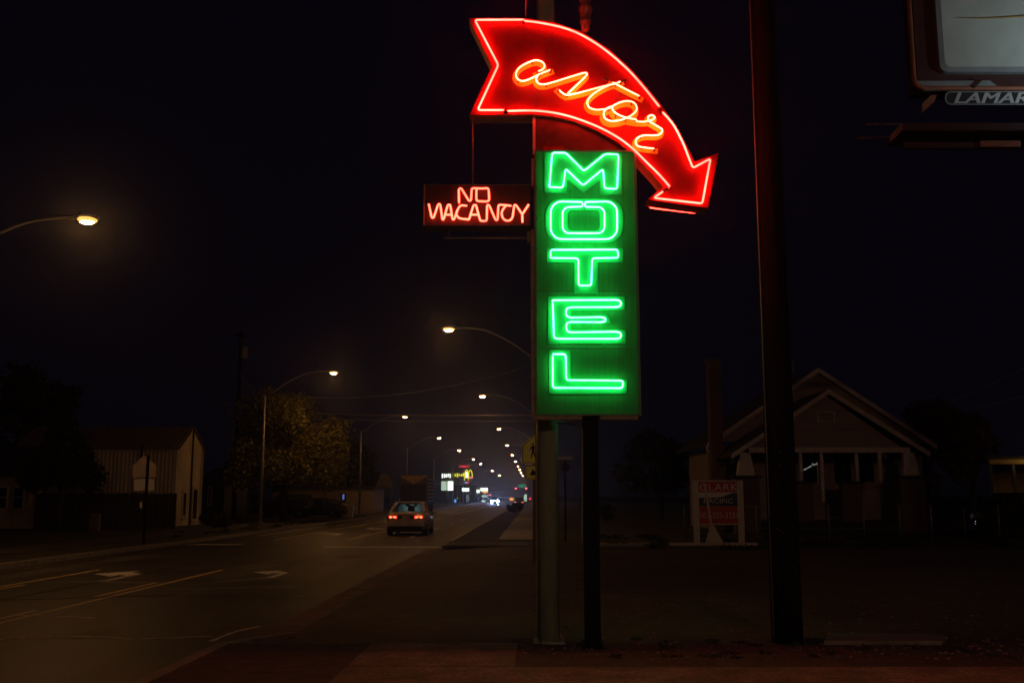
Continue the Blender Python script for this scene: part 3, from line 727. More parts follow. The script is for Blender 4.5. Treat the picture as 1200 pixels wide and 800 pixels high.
# ------------------------------------------------------------------ cars
def car_mats(n, col): return mat(n, col, .28, .12, var=.06, scale=3, spec=.6)
M['car_glass'] = glass('car_glass', (.75, .9, .9), .8)
M['tail'] = emit('tail_light_on', (1.0, .025, .015), .9)
M['tail_core'] = emit('tail_light_core', (1.0, .24, .09), 2.4)
M['tail_off'] = mat('tail_light_off', (.12, .01, .01), .25, var=.05)
M['head_on'] = emit('headlight_on', (.34, .50, 1.0), 800)
M['head_off'] = mat('headlight_off', (.4, .4, .4), .15, var=.05)
M['interior'] = mat('car_interior', (.22, .23, .23), .8, var=.2)
M['plate'] = mat('number_plate', (.45, .38, .26), .5, var=.1)
M['chrome'] = mat('chrome', (.5, .5, .5), .15, 1.0, var=.05)
def make_car(label, paint, group=None, lights=False, heads=False, kind='sedan', plate=True):
    # nose toward +Y, rear axle end at -Y; ground z = 0
    r = thing('car', label, 'car', (0, 0, 0), group)
    tall = kind == 'suv'
    H = .30 if tall else 0
    st = [(-2.25, .42, .74 + H, .66), (-2.20, .34, .86 + H, .76), (-2.05, .26, .97 + H, .83), (-1.5, .22, .99 + H, .87), (-.6, .20, .95 + H, .88), (.5, .20, .93 + H, .88), (1.2, .22, .86 + H * .8, .865), (1.8, .26, .76 + H * .6, .82), (2.15, .32, .66 + H * .5, .74), (2.25, .40, .58 + H * .4, .62)]
    vs = []; fs = []
    for (y, zl, zh, w) in st:
        ring = [(w * .86, zl), (w * .98, zl + .12), (w, (zl + zh) / 2), (w * .965, zh - .09), (w * .90, zh - .02), (w * .5, zh + .02), (0, zh + .03)]
        ring = ring + [(-a, b) for a, b in ring[-2::-1]]
        vs += [(a, y, b) for a, b in ring]
    n = 13
    for i in range(len(st) - 1):
        for k in range(n):
            l = (k + 1) % n
            fs.append((i * n + k, i * n + l, (i + 1) * n + l, (i + 1) * n + k))
    mb = MB().add(vs, fs, True)
    mb.f.append(tuple(range(n))[::-1]); mb.sm.append(False)
    mb.f.append(tuple((len(st) - 1) * n + k for k in range(n))); mb.sm.append(False)
    body = obj('body', mb, paint, r)
    # greenhouse
    zr = 1.40 + H
    bl = [(-.74, -1.72, .985 + H), (.74, -1.72, .985 + H), (.78, .95, .90 + H), (-.78, .95, .90 + H)]
    if kind == 'sedan': tl = [(-.56, -1.02, zr), (.56, -1.02, zr), (.57, .10, zr), (-.57, .10, zr)]
    else: tl = [(-.62, -1.75, zr), (.62, -1.75, zr), (.62, .15, zr), (-.62, .15, zr)]; bl[0] = (-.76, -2.05, 1.28); bl[1] = (.76, -2.05, 1.28)
    rf = MB().hexa([(a, b, c - .02) for a, b, c in tl] + [(a * .94, b * .97, c + .035) for a, b, c in tl])
    obj('roof', rf, paint, r)
    for k in range(4): obj('pillar', MB().bar(bl[k], tl[k], .085, .07), paint, r)
    for s in (-1, 1): obj('pillar', MB().bar((s * .775, -.45, .94 + H), (s * .565, -.45, zr - .01), .07, .07), paint, r)
    def pane(a, b, c, d, name, e=.03):
        cpt = sum((Vector(v) for v in (a, b, c, d)), Vector()) / 4
        vv = [Vector(v) + (cpt - Vector(v)) * e for v in (a, b, c, d)]
        return obj(name, MB().quad(*vv), M['car_glass'], r)
    pane(bl[0], bl[1], tl[1], tl[0], 'rear_window'); pane(bl[3], bl[2], tl[2], tl[3], 'windscreen')
    pane(bl[1], bl[2], tl[2], tl[1], 'side_window'); pane(bl[0], bl[3], tl[3], tl[0], 'side_window')
    for s in (-.38, .38):
        obj('seat', MB().cbox((s, -.1, .98 + H), (.42, .16, .45)).cbox((s, -.12, 1.25 + H), (.24, .1, .16)), M['interior'], r)
    if lights and plate == 'near':
        obj('cabin_fill', MB().box((-.12, -.45, zr - .0235), (.12, -.33, zr - .0203)), emit('cabin_fill_glow', (.62, .95, 1.0), 22), r)  # glowing panel added to brighten the rear window
        obj('dashboard', MB().box((-.66, .55, .80), (.66, .95, .93)), M['sign_white'], r)
        obj('parcel_shelf', MB().box((-.66, -1.6, .93), (.66, -1.1, .96)), M['sign_white'], r)
    obj('mirror', MB().cbox((0, .12, zr - .11), (.22, .03, .07)), M['interior'], r)
    for s in (-1, 1):
        obj('door_mirror', MB().ellipsoid((s * .95, .72, .98 + H), (.11, .06, .075), 8, 6), paint, r)
        tlg = obj('tail_light', MB().hexa([(s * .36, -2.262, .72 + H), (s * .72, -2.215, .72 + H), (s * .72, -2.1, .72 + H), (s * .36, -2.1, .72 + H), (s * .36, -2.255, .86 + H), (s * .74, -2.20, .86 + H), (s * .72, -2.05, .86 + H), (s * .36, -2.1, .86 + H)]), M['tail'] if lights else M['tail_off'], r)
        if lights:
            obj('bulb', MB().ellipsoid((s * .645, -2.232, .79 + H), (.055, .02, .05), 8, 6), M['tail_core'], tlg)
            obj('bulb', MB().ellipsoid((s * .47, -2.254, .79 + H), (.075, .014, .036), 8, 6), M['tail_core'], tlg)
        obj('headlight', MB().ellipsoid((s * .56, 2.2, .58 + H * .5), (.30, .07, .22) if heads else (.15, .07, .09), 10, 6), M['head_on'] if heads else M['head_off'], r)
        if heads: obj('fog_lamp', MB().ellipsoid((s * .52, 2.31, .38), (.10, .05, .07), 8, 6), M['head_on'], r)
    obj('bumper', MB().box((-.80, -2.34, .42 + H * .5), (.80, -2.1, .62 + H * .5)), paint, r)
    obj('bumper', MB().box((-.74, 2.1, .34 + H * .5), (.74, 2.31, .5 + H * .5)), paint, r)
    if plate: obj('number_plate', MB().box((-.16, -2.285, .735 + H), (.16, -2.269, .845 + H)), M['plate'], r)
    obj('rear_panel', MB().box((-.355, -2.268, .725 + H), (.355, -2.20, .855 + H)), M['interior'] if kind != 'sedan' else M['dark_steel'], r)
    obj('lower_valance', MB().box((-.70, -2.30, .27 + H * .5), (.70, -2.12, .415 + H * .5)), M['black'], r)
    obj('boot_trim', MB().box((-.5, -2.25, .89 + H), (.5, -2.19, .905 + H)), M['chrome'], r)
    for x in (-.76, .76):
        for y in (-1.4, 1.38):
            wh = obj('wheel', MB().lathe((x - .1, y, .315), [(.2, 0), (.29, .0), (.315, .04), (.315, .16), (.29, .2), (.2, .2)], 18, 'x'), M['black'], r)
            obj('rim', MB().lathe((x - .112, y, .315), [(.05, 0), (.19, .004), (.2, .03), (.2, .2), (.19, .22), (.05, .224)], 12, 'x'), M['chrome'], wh)
    obj('underbody', MB().box((-.72, -2.0, .17), (.72, 2.0, .3)), M['black'], r)
    return r
paintA = car_mats('car_paint_taupe', (.44, .35, .31))
car1 = make_car('taupe sedan seen from behind with glowing red tail lights', paintA, lights=True, plate='near')
cc = G(476.5, 627.5, RZ)
car1.location = (cc.x, cc.y + 2.0, RZ); car1.rotation_euler = (0, 0, -YAW + R(0.5))
car1.scale = (1.02, 1.0, 1.02)
o = make_car('oncoming car with dazzling bluish white headlights', car_mats('car_paint_grey', (.08, .08, .085)), heads=True)
o.location = (P(580.3, 587, 215).x, 215, RZ); o.rotation_euler = (0, 0, math.pi - YAW)
o = make_car('far dark car with small red tail lights beyond the clipped shrub', car_mats('car_paint_black', (.02, .02, .025)), lights=True)
o.location = (P(608, 587, 150).x, 150, RZ); o.rotation_euler = (0, 0, -YAW)
o = make_car('dark parked car under the olive tree, right end of the pair', car_mats('car_paint_dark_grey', (.06, .055, .055)), 'cars parked under the tree')
q = G(372, 606); o.location = (q.x, q.y, 0); o.rotation_euler = (0, 0, R(80))
o = make_car('tall dark parked car under the olive tree, nearer the lamp pole', car_mats('car_paint_brown', (.05, .04, .035)), 'cars parked under the tree', kind='suv')
q = G(332, 606); o.location = (q.x, q.y, 0); o.rotation_euler = (0, 0, R(86))
o = make_car('dark tall car parked at the side of the bungalow by the pale carport', car_mats('car_paint_navy', (.03, .032, .04)), kind='suv')
q = G(1172, 622); o.location = (q.x + .6, q.y, 0); o.rotation_euler = (0, 0, R(8)); 

# box truck ahead
bt = thing('box_truck', 'box truck with amber top panel on the road ahead of the sedan', 'truck', (0, 0, 0))
M['truck'] = mat('truck_skin', (.16, .13, .09), .5, var=.25, scale=2)
M['truck_amber'] = mat('truck_amber', (.75, .46, .10), .5, var=.2, scale=3)
w = 1.15
obj('cargo_box', MB().box((-w, -3, .95), (w, 2.2, 3.35)), M['truck'], bt)
obj('roof_cap', MB().prism([(-w, -3.03, 3.3), (-w * .45, -3.03, 2.98), (0, -3.03, 2.70), (w * .45, -3.03, 2.98), (w, -3.03, 3.3), (w, -3.03, 3.4), (-w, -3.03, 3.4)], .03), M['truck_amber'], bt)
obj('rear_door', MB().box((-w + .1, -3.05, 1.1), (-.01, -3.003, 2.66)), M['dark_steel'], bt)
obj('rear_door', MB().box((.01, -3.05, 1.1), (w - .1, -3.003, 2.66)), M['dark_steel'], bt)
for k in range(7):
    z = 1.25 + k * .3
    obj('side_rail', MB().box((w + .003, -2.95, z), (w + .04, 2.1, z + .11)), M['sign_white'], bt)
obj('cab', MB().hexa([(-1, 2.3, .6), (1, 2.3, .6), (1, 4.2, .6), (-1, 4.2, .6), (-.95, 2.3, 2.5), (.95, 2.3, 2.5), (.95, 3.5, 2.5), (-.95, 3.5, 2.5)]), M['truck'], bt)
obj('bumper', MB().box((-w, -3.12, .5), (w, -2.95, .68)), M['dark_steel'], bt)
for s in (-1, 1):
    obj('tail_light', MB().cbox((s * .95, -3.13, .8), (.2, .05, .12)), M['tail_off'], bt)
    for y in (-2, 3.1):
        wh = obj('wheel', MB().lathe((s * .9 - .14, y, .45), [(.28, 0), (.43, .0), (.45, .05), (.45, .23), (.43, .28), (.28, .28)], 16, 'x'), M['black'], bt)
        obj('rim', MB().lathe((s * .9 - .15, y, .45), [(.1, 0), (.27, .01), (.27, .29), (.1, .30)], 10, 'x'), M['chrome'], wh)
for s in (-.5, 0, .5): obj('marker_lamp', MB().cbox((s, -3.05, 3.28 + .06), (.1, .04, .05)), M['tail_off'], bt)
q = P(485, 604, 84)
bt.location = (q.x, 87, RZ); bt.rotation_euler = (0, 0, -YAW - R(0))

# ------------------------------------------------------------------ trees
def leaf_cloud(clumps, n, size, squash=1.0):
    mb = MB(); vs = mb.v; fs = mb.f; sm = mb.sm
    tot = sum(c[1] ** 2 for c in clumps)
    for (c, rad) in clumps:
        k = max(8, int(n * rad * rad / tot))
        for _ in range(k):
            d = Vector((random.gauss(0, 1), random.gauss(0, 1), random.gauss(0, 1))).normalized()
            rr_ = rad * (random.random() ** .38) * random.uniform(.75, 1.12)
            p = Vector(c) + Vector((d.x * rr_, d.y * rr_, d.z * rr_ * squash))
            a = Vector((random.gauss(0, 1), random.gauss(0, 1), random.gauss(0, .6))).normalized()
            b = a.orthogonal().normalized(); b = Matrix.Rotation(random.uniform(0, 6.28), 3, a) @ b
            s1 = size * random.uniform(.6, 1.4); i = len(vs)
            vs += [tuple(p - a * s1), tuple(p + b * s1 * .45), tuple(p + a * s1), tuple(p - b * s1 * .45)]
            fs.append((i, i + 1, i + 2, i + 3)); sm.append(False)
    return mb
def tree(label, base, h, w, n, lm, size=.16, group=None, conif=False, low=.25, name='tree', nclump=26):
    base = Vector(base); r = thing(name, label, 'tree', base, group)
    mb = MB()
    top = base + Vector((random.uniform(-.3, .3), random.uniform(-.3, .3), h * .8))
    mb.tube([base, base + Vector((0, 0, h * .3)), top], .2, 10, rs=[h * .03, h * .022, h * .006])
    clumps = []
    for k in range(nclump):
        if conif:
            t = random.uniform(0, 1); rad = w / 2 * (1 - t * .88); an = random.uniform(0, 6.28)
            cpt = base + Vector((math.cos(an) * rad * .75, math.sin(an) * rad * .75, h * (low + (1 - low) * t)))
            clumps.append((cpt, max(.3, rad * .42)))
        else:
            an = random.uniform(0, 6.28); el = random.uniform(-.75, 1); q = math.sqrt(1 - min(1, el * el)) if el > 0 else math.sqrt(1 - el * el * .6)
            s = random.uniform(.55, .86)
            cpt = base + Vector((math.cos(an) * q * w / 2 * s, math.sin(an) * q * w / 2 * s, h * ((1 + low) / 2) + el * h * (1 - low) / 2 * s))
            clumps.append((cpt, w * random.uniform(.10, .18)))
    for (cpt, rad) in clumps[:14]:
        s0 = base + (top - base) * random.uniform(.3, .75)
        mid = (s0 + cpt) / 2 + Vector((0, 0, .2))
        mb.tube([s0, mid, cpt], .04, 6, rs=[h * .011, h * .007, h * .003])
    obj('trunk', mb, M['trunk'], r)
    obj('crown', leaf_cloud(clumps, n, size), lm, r)
    return r
tree('broad olive tree lit by the street lamp on its road side', (P(332, 600, 63).x, 63, 0), 8.6, 8.4, 26000, M['leaf'], .11, low=.1, nclump=60)
q = G(285, 604); tree('dim bushy tree between the shed and the olive tree', (q.x - .5, q.y + 5, 0), 8.4, 5.2, 3500, M['leaf_dark'], .2, low=.1)
q = G(72, 615); tree('dark conifer standing before the corrugated shed', (P(70, 600, 46.2).x, 46.2, 0), 5.6, 3.3, 8000, M['leaf_dark'], .14, conif=True, low=.42, name='conifer_tree', nclump=44)
q = G(20, 612); tree('large dark tree behind the cream cottage', (-31, 64, 0), 10, 8.5, 4000, M['leaf_dark'], .26, low=.15)
tree('dark tree behind the low building right of the olive tree', (L(-19, 104).x, 104, 0), 7.5, 6, 2500, M['leaf_dark'], .26)
tree('russet leafed tree right of the bungalow roof', (P(1085, 560, 49).x, 49, 0), 6.9, 5.6, 4200, M['leaf_brown'], .17, low=.1)
tree('thin dark tree behind the pale carport', (P(1140, 560, 60).x, 60, 0), 7.4, 3.6, 2200, M['leaf_brown'], .2, low=.1)
tree('dark tree left of the bungalow chimney', (P(775, 600, 70).x, 70, 0), 6.5, 6.0, 2500, M['leaf_dark'], .24, low=.15)
def shrub(label, base, rx, ry, h, n, lm, size=.09, flat=False, name='shrub', group=None):
    r = thing(name, label, 'shrub', base, group); base = Vector(base); cl = []
    for k in range(14):
        a = random.uniform(0, 6.28); q = random.uniform(.15, .8)
        cl.append((base + Vector((math.cos(a) * rx * q, math.sin(a) * ry * q, h * random.uniform(.25, .78))), min(rx, h) * random.uniform(.28, .42)))
    obj('foliage', leaf_cloud(cl, n, size), lm, r)
    st_ = MB()
    for k in range(5): st_.tube([base, base + Vector((random.uniform(-.5, .5) * rx, random.uniform(-.5, .5) * ry, h * .7))], .02, 6)
    obj('stem', st_, M['trunk'], r); return r
shrub('dark clipped shrub at the far sidewalk edge beside the road', G(603, 602), .75, .7, 1.05, 2200, M['leaf_dark'], .07)
q = G(1045, 608); shrub('dark overgrown hedge before the right end of the porch', (q.x, 41.2, 0), 2.6, .9, 2.3, 3600, M['leaf_dark'], .09, name='hedge')
q = G(985, 612); shrub('low dark bush before the porch steps beside the hedge', (q.x, 40.6, 0), 1.3, .7, 1.2, 1500, M['leaf_dark'], .08)
q = G(708, 611); shrub('rounded dark bush at the lot edge behind the sign posts', (q.x, q.y, 0), .8, .7, 1.25, 1500, M['leaf_dark'], .07)
q = G(18, 612); shrub('dark bush below the windows of the cream cottage', (q.x - .6, 45.5, 0), 1.3, .7, 1.0, 1500, M['leaf_dark'], .08)
q = G(655 - 390, 617); shrub('low dark shrub in front of the dim cottage left of the lamp pole', (q.x, q.y - 1.5, 0), 1.1, .7, .8, 1300, M['leaf_dark'], .08)
tuft = leaf_cloud([((random.uniform(.3, 9), random.uniform(10.2, 11.6), .01), .1) for _ in range(60)] , 2600, .02, .3)
tag(obj('grass', tuft, M['leaf_dark']), kind='stuff')
weeds = leaf_cloud([(L(random.uniform(-15.5, -13.2), random.uniform(40, 80), .0), .3) for _ in range(40)] + [((random.uniform(3, 24), random.uniform(30.5, 40), .04), .45) for _ in range(90)], 9000, .06, .3)
tag(obj('weeds', weeds, M['leaf_dark']), kind='stuff')

pb = MB()
for k in range(900):
    x = random.uniform(.1, 12); y = random.uniform(10.1, 17) if k < 260 else random.uniform(10.1, 11.7); r_ = random.uniform(.008, .026)
    pb.ellipsoid((x, y, .008 + r_ * .3), (r_, r_ * random.uniform(.6, 1), r_ * .7), 5, 3)
pb.sm = [False] * len(pb.f)
tag(obj('gravel', pb, M['yard']), kind='stuff')

# ------------------------------------------------------------------ left side: shed, fence, cottages
M['corr'] = mat('corrugated_steel', (.55, .49, .38), .6, var=.25, scale=2, stretch=(1, 1, .2))
M['corr_roof'] = mat('corrugated_roof', (.20, .15, .12), .65, var=.35, scale=2)
M['fence_wood'] = mat('fence_wood', (.052, .042, .034), .9, var=.4, scale=3, stretch=(4, 4, .3))
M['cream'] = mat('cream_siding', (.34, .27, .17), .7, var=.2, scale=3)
M['dark_roof'] = mat('dark_shingles', (.045, .04, .038), .85, var=.4, scale=4)
M['pane'] = mat('window_pane', (.02, .022, .025), .06, var=.1, spec=.8)
M['pale_trim'] = mat('pale_trim', (.45, .42, .36), .6, var=.15)
n0 = G(203, 616.5); D1 = n0.y; XS = n0.x
shed = thing('shed', 'corrugated metal shed with gable end turned to the road', 'shed', (XS, D1, 0))
GW = 4.4; SL = 8.5
he = P(203, 524, D1).z; hr = P(219, 500, D1 + 2).z
def corr(p0, p1, z0, z1, n, amp, nrm):
    mb = MB(); p0, p1 = Vector(p0), Vector(p1)
    def zt(t): return z1(t) if callable(z1) else z1
    k = n * 4; prev = None
    for i in range(k + 1):
        t = i / k; o_ = Vector(nrm) * amp * (0, 1, 1, 0)[i % 4]
        b = p0 + (p1 - p0) * t + o_
        cur = (Vector((b.x, b.y, z0)), Vector((b.x, b.y, zt(t))))
        if prev: mb.quad(prev[0], cur[0], cur[1], prev[1])
        prev = cur
    return mb
obj('side_wall', corr((XS - SL, D1, 0), (XS, D1, 0), 0, he, 40, .035, (0, -1, 0)), M['corr'], shed)
slope = lambda t: he + (hr - he) * (1 - abs(2 * t - 1))
obj('gable_wall', corr((XS + YAW * 0, D1 + .002, 0), (XS + .09, D1 + GW, 0), 0, slope, 20, .03, (1, 0, 0)), M['corr'], shed)
obj('rear_wall', MB().quad((XS - SL, D1 + GW, 0), (XS, D1 + GW, 0), (XS, D1 + GW, he), (XS - SL, D1 + GW, he)), M['corr'], shed)
obj('core', MB().prism([(XS - SL + .02, D1 + .03, 0), (XS - .03, D1 + .03, 0), (XS - .03, D1 + .03, he - .02), (XS - SL + .02, D1 + .03, he - .02)], GW - .1), M['dark_steel'], shed)
rfm = MB()
for i in range(40):
    x0 = XS - SL - .2 + (SL + .4) * i / 40; x1 = XS - SL - .2 + (SL + .4) * (i + 1) / 40
    for (xa, xb, dz) in ((x0, x0 + .07, .05), (x0 + .07, x1, .02)):
        rfm.hexa([(xa, D1 - .2, he - .12), (xb, D1 - .2, he - .12), (xb, D1 + GW / 2, hr - .02), (xa, D1 + GW / 2, hr - .02),
                  (xa, D1 - .2, he - .12 + dz), (xb, D1 - .2, he - .12 + dz), (xb, D1 + GW / 2, hr - .02 + dz), (xa, D1 + GW / 2, hr - .02 + dz)])
ro = obj('roof', rfm, M['corr_roof'], shed)
obj('roof_slope', MB().hexa([(XS - SL - .2, D1 + GW + .2, he - .12), (XS + .2, D1 + GW + .2, he - .12), (XS + .2, D1 + GW / 2 + .003, hr - .02), (XS - SL - .2, D1 + GW / 2 + .003, hr - .02),
                           (XS - SL - .2, D1 + GW + .2, he - .08), (XS + .2, D1 + GW + .2, he - .08), (XS + .2, D1 + GW / 2 + .003, hr + .02), (XS - SL - .2, D1 + GW / 2 + .003, hr + .02)]), M['corr_roof'], shed)
obj('downpipe', MB().cyl((XS + .12, D1 + GW * .52, 0), (XS + .12, D1 + GW * .52, hr - .2), .05, n=8), M['dark_steel'], shed)
obj('downpipe', MB().cyl((P(166, 520, D1 - .2).x, D1 - .12, 2.8), (P(166, 520, D1 - .2).x, D1 - .12, he + .2), .06, n=8), M['dark_steel'], shed)
for (f0, f1, z0, z1) in ((.22, .36, .35, 1.9), (.60, .80, .15, 2.1)):
    dd = obj('door', MB().box((XS + .06, D1 + GW * f0, z0), (XS + .13, D1 + GW * f1, z1)), M['pale_trim'], shed)
    obj('glass_panel', MB().box((XS + .131, D1 + GW * f0 + .1, z0 + .2), (XS + .136, D1 + GW * f1 - .1, z1 - .15)), M['pane'], dd)
# board fence
fx0, fx1, FY = P(34, 600, D1 - 3).x, P(204, 600, D1 - 3).x, D1 - 3
fen = thing('board_fence', 'dark wooden board fence in front of the corrugated shed', 'fence', (fx0, FY, 0))
fh = P(120, 577.5, FY).z
nb = 48; bw = (fx1 - fx0) / nb
b0 = obj('board', MB().box((fx0, FY, .03), (fx0 + bw - .015, FY + .022, fh)), M['fence_wood'], fen)
for i in range(1, nb):
    b = b0.copy(); C.objects.link(b); b.parent = fen; b.location = (bw * i, random.uniform(-.004, .004), random.uniform(-.04, .02)); b.rotation_euler = (0, R(random.uniform(-.4, .4)), 0)
for z in (.35, fh - .3): obj('rail', MB().box((fx0, FY + .026, z), (fx1, FY + .07, z + .09)), M['fence_wood'], fen)
for i in range(6):
    x = fx0 + (fx1 - fx0) * i / 5; obj('post', MB().box((x - .05, FY + .073, 0), (x + .05, FY + .17, fh)), M['fence_wood'], fen)
# cream cottage at the left edge
ck = thing('cottage', 'cream sided cottage corner at the left edge beyond the road', 'house', (-26, 50, 0))
cx1 = P(33, 600, 50).x; ch = P(33, 557, 50).z
obj('wall', MB().box((cx1 - 8, 50, 0), (cx1, 56, ch)), M['cream'], ck)
obj('roof', MB().hexa([(cx1 - 8.4, 49.5, ch + .003), (cx1 + .4, 49.5, ch + .003), (cx1 + .4, 56.5, ch + .003), (cx1 - 8.4, 56.5, ch + .003), (cx1 - 8.4, 49.6, ch + .15), (cx1 + .4, 49.6, ch + .15), (cx1 + .1, 53, ch + 1.6), (cx1 - 8.1, 53, ch + 1.6)]), M['dark_roof'], ck)
for pxl in (4, 23):
    x = P(pxl, 570, 50).x
    wn = obj('window', MB().box((x - .28, 49.95, .95), (x + .28, 49.997, 2.05)), M['pale_trim'], ck)
    obj('pane', MB().box((x - .22, 49.935, 1.0), (x + .22, 49.949, 1.5)), M['pane'], wn); obj('pane', MB().box((x - .22, 49.935, 1.54), (x + .22, 49.949, 2.0)), M['pane'], wn)
# dim cottage between shed and tree
dk = thing('cottage', 'dim small house with one narrow pale window right of the shed', 'house', (-20, 70, 0))
x0, x1 = P(234, 600, 70).x, P(262, 600, 70).x; dh = P(250, 567, 70).z
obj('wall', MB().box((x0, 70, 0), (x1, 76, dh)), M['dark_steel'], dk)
obj('roof', MB().hexa([(x0 - .3, 69.6, dh + .003), (x1 + .5, 69.6, dh + .003), (x1 + .5, 76.4, dh + .003), (x0 - .3, 76.4, dh + .003), (x0 - .3, 69.7, dh + .15), (x1 + .5, 69.7, dh + .15), (x1 + .2, 73, dh + 1.2), (x0, 73, dh + 1.2)]), M['dark_roof'], dk)
x = P(246, 580, 70).x
wn = obj('window', MB().box((x - .17, 69.93, .95), (x + .17, 69.997, 2.25)), M['pale_trim'], dk)
obj('pane', MB().box((x - .06, 69.92, 1.1), (x + .06, 69.929, 2.1)), M['pane'], wn)
# small far lights seen through the dark tree
M['cold_light'] = emit('cold_light', (.6, .68, 1.0), 1.6)
M['dim_cold'] = emit('dim_cold_light', (.5, .5, .55), .22)
fl = thing('lit_window_row', 'small cluster of cold white lights showing through the dark tree', 'light', P(55, 533, 60))
for (a, b, s, m) in ((57, 533, .14, 'cold_light'), (63.5, 532.5, .07, 'cold_light'), (49, 534.5, .07, 'dim_cold'), (40, 530, .08, 'dim_cold'), (54.5, 534.8, .07, 'dim_cold'), (63, 529, .05, 'dim_cold')):
    q = P(a, b, 58); obj('bulb', MB().ellipsoid(q, (s * 1.4, s, s), 8, 6), M[m], fl)
obj('wire', MB().tube([P(36, 531, 58.2), P(50, 534, 58.2), P(66, 530, 58.2)], .012, 6), M['dark_steel'], fl)
q = P(36, 531, 58.2); obj('post', MB().cyl((q.x, 58.2, 0), (q.x, 58.2, q.z + .2), .05, n=8), M['fence_wood'], fl)
q = P(66, 530, 58.2); obj('post', MB().cyl((q.x, 58.2, 0), (q.x, 58.2, q.z + .2), .05, n=8), M['fence_wood'], fl)
# utility box by the fence
q = G(111, 622); ub = thing('utility_box', 'squat dull utility cabinet on the verge before the board fence', 'cabinet', q)
obj('body', MB().box((q.x - .2, q.y - .15, 0), (q.x + .2, q.y + .15, .72)), M['cabinet_dull'], ub)
obj('lid', MB().hexa([(q.x - .22, q.y - .17, .723), (q.x + .22, q.y - .17, .723), (q.x + .22, q.y + .17, .723), (q.x - .22, q.y + .17, .723), (q.x - .15, q.y - .1, .8), (q.x + .15, q.y - .1, .8), (q.x + .15, q.y + .1, .8), (q.x - .15, q.y + .1, .8)]), M['cabinet_dull'], ub)
# crossing sign seen from behind
q = G(168, 636.5); SY = q.y
bs = thing('crossing_sign', 'pentagon road sign on a wooden post seen from its bare back', 'sign', q)
obj('post', MB().box((q.x - .04, SY - .03, 0), (q.x + .04, SY + .05, P(168, 533, SY).z)), M['wood_pole'], bs)
obj('pentagon_plate', MB().prism([P(155.5, 559, SY + .06), P(155.5, 545, SY + .06), P(169, 533, SY + .06), P(183, 545, SY + .06), P(183, 559, SY + .06)], .006), M['alu'], bs)
obj('plaque', MB().prism([P(157, 574.5, SY + .06), P(157, 561, SY + .06), P(180.5, 561, SY + .06), P(180.5, 574.5, SY + .06)], .006), M['sign_white'], bs)
obj('tag_plate', MB().prism([P(163.8, 595, SY - .06), P(163.8, 588, SY - .06), P(166.5, 588, SY - .06), P(166.5, 595, SY - .06)], .006), M['sign_white'], bs)
# utility pole with transformer
q = P(278, 500, 70); tpz = P(278, 389, 70).z
tpole = thing('utility_pole', 'far wooden pole with a grey transformer rising behind the olive tree', 'utility pole', (q.x, 70, 0))
obj('shaft', MB().tube([(q.x, 70, 0), (q.x, 70, tpz)], .16, 12, rs=[.18, .13]), M['wood_pole'], tpole)
obj('cross_arm', MB().bar((q.x - .5, 69.9, tpz - .25), (q.x + .45, 69.9, tpz - .35), .1, .1), M['wood_pole'], tpole)
t = P(286, 413, 69.7)
obj('transformer', MB().lathe((t.x + .05, 69.7, t.z - .42), [(.2, 0), (.24, .03), (.24, .78), (.2, .84)], 14), M['alu'], tpole)
obj('bracket', MB().bar((q.x, 69.85, t.z), (t.x, 69.7, t.z), .08, .08), M['dark_steel'], tpole)

# ------------------------------------------------------------------ wires
def wire(label, a, b, sag, r, grp='overhead wires', n=24):
    a, b = Vector(a), Vector(b); pts = []
    for i in range(n + 1):
        t = i / n; p = a.lerp(b, t); p.z -= sag * 4 * t * (1 - t); pts.append(p)
    return tag(obj('overhead_wire', MB().tube(pts, r, 5), M['dark_wire']), label, 'wire', grp)
M['dark_wire'] = mat('cable', (.40, .34, .28), .5, var=.2)
pA = P(278, 482, 70); 
wire('upper level wire crossing high over the road', (pA.x, 70, pA.z), P(700, 486, 70), .15, .045)
wire('lower thin wire crossing over the road under the brighter one', (pA.x, 70, P(278, 488, 70).z), P(700, 492, 70), .2, .02)
wire('curved wire rising from the left to the green letter box', P(278, 455, 70), P(690, 404, 60), 1.7, .036)
wire('sagging wire from the transformer pole down to the lamp pole', (pA.x, 70, P(278, 436, 70).z), P(345, 480, 66), .6, .03)
wire('faint wire slanting up to the right edge above the carport', P(1085, 482, 48), P(1260, 400, 48), .15, .024)
wire('lower faint wire slanting to the right edge above the carport', P(1100, 486, 48), P(1260, 446, 48), .12, .02)

# ------------------------------------------------------------------ roadside boards, low building, bin (left, beyond the tree)
lb = thing('low_building', 'low flat roofed dim building right of the olive tree', 'building', (0, 96, 0))
x0, x1 = P(392, 590, 96).x, P(437, 590, 96).x; hb = P(410, 572, 96).z
obj('wall', MB().box((x0 - 6, 96, 0), (x1, 104, hb)), M['cream'], lb)
obj('roof', MB().box((x0 - 6.2, 95.8, hb + .003), (x1 + .2, 104.2, hb + .22)), M['dark_roof'], lb)
x = P(402.5, 585, 96).x
wn = obj('window', MB().box((x - .35, 95.94, .9), (x + .35, 95.997, 2.0)), M['pale_trim'], lb); obj('pane', MB().box((x - .27, 95.93, 1), (x + .27, 95.939, 1.9)), M['pane'], wn)
M['blue_light'] = emit('blue_light', (.25, .35, 1.0), .35)
obj('night_light', MB().box((x - .09, 95.9, 1.25), (x + .09, 95.929, 1.75)), M['blue_light'], lb)
tb_ = thing('board_sign', 'pair of tall pale boards standing by the road left of the sedan', 'sign', G(434, 599))
q = G(434, 599); Yb = q.y
obj('board', MB().prism([P(431, 583, Yb), P(431, 562, Yb), P(434.2, 562, Yb), P(434.2, 583, Yb)], .12), M['cream'], tb_)
obj('board', MB().prism([P(434.6, 583, Yb), P(434.6, 562, Yb), P(439, 562, Yb), P(439, 583, Yb)], .12), M['cream'], tb_)
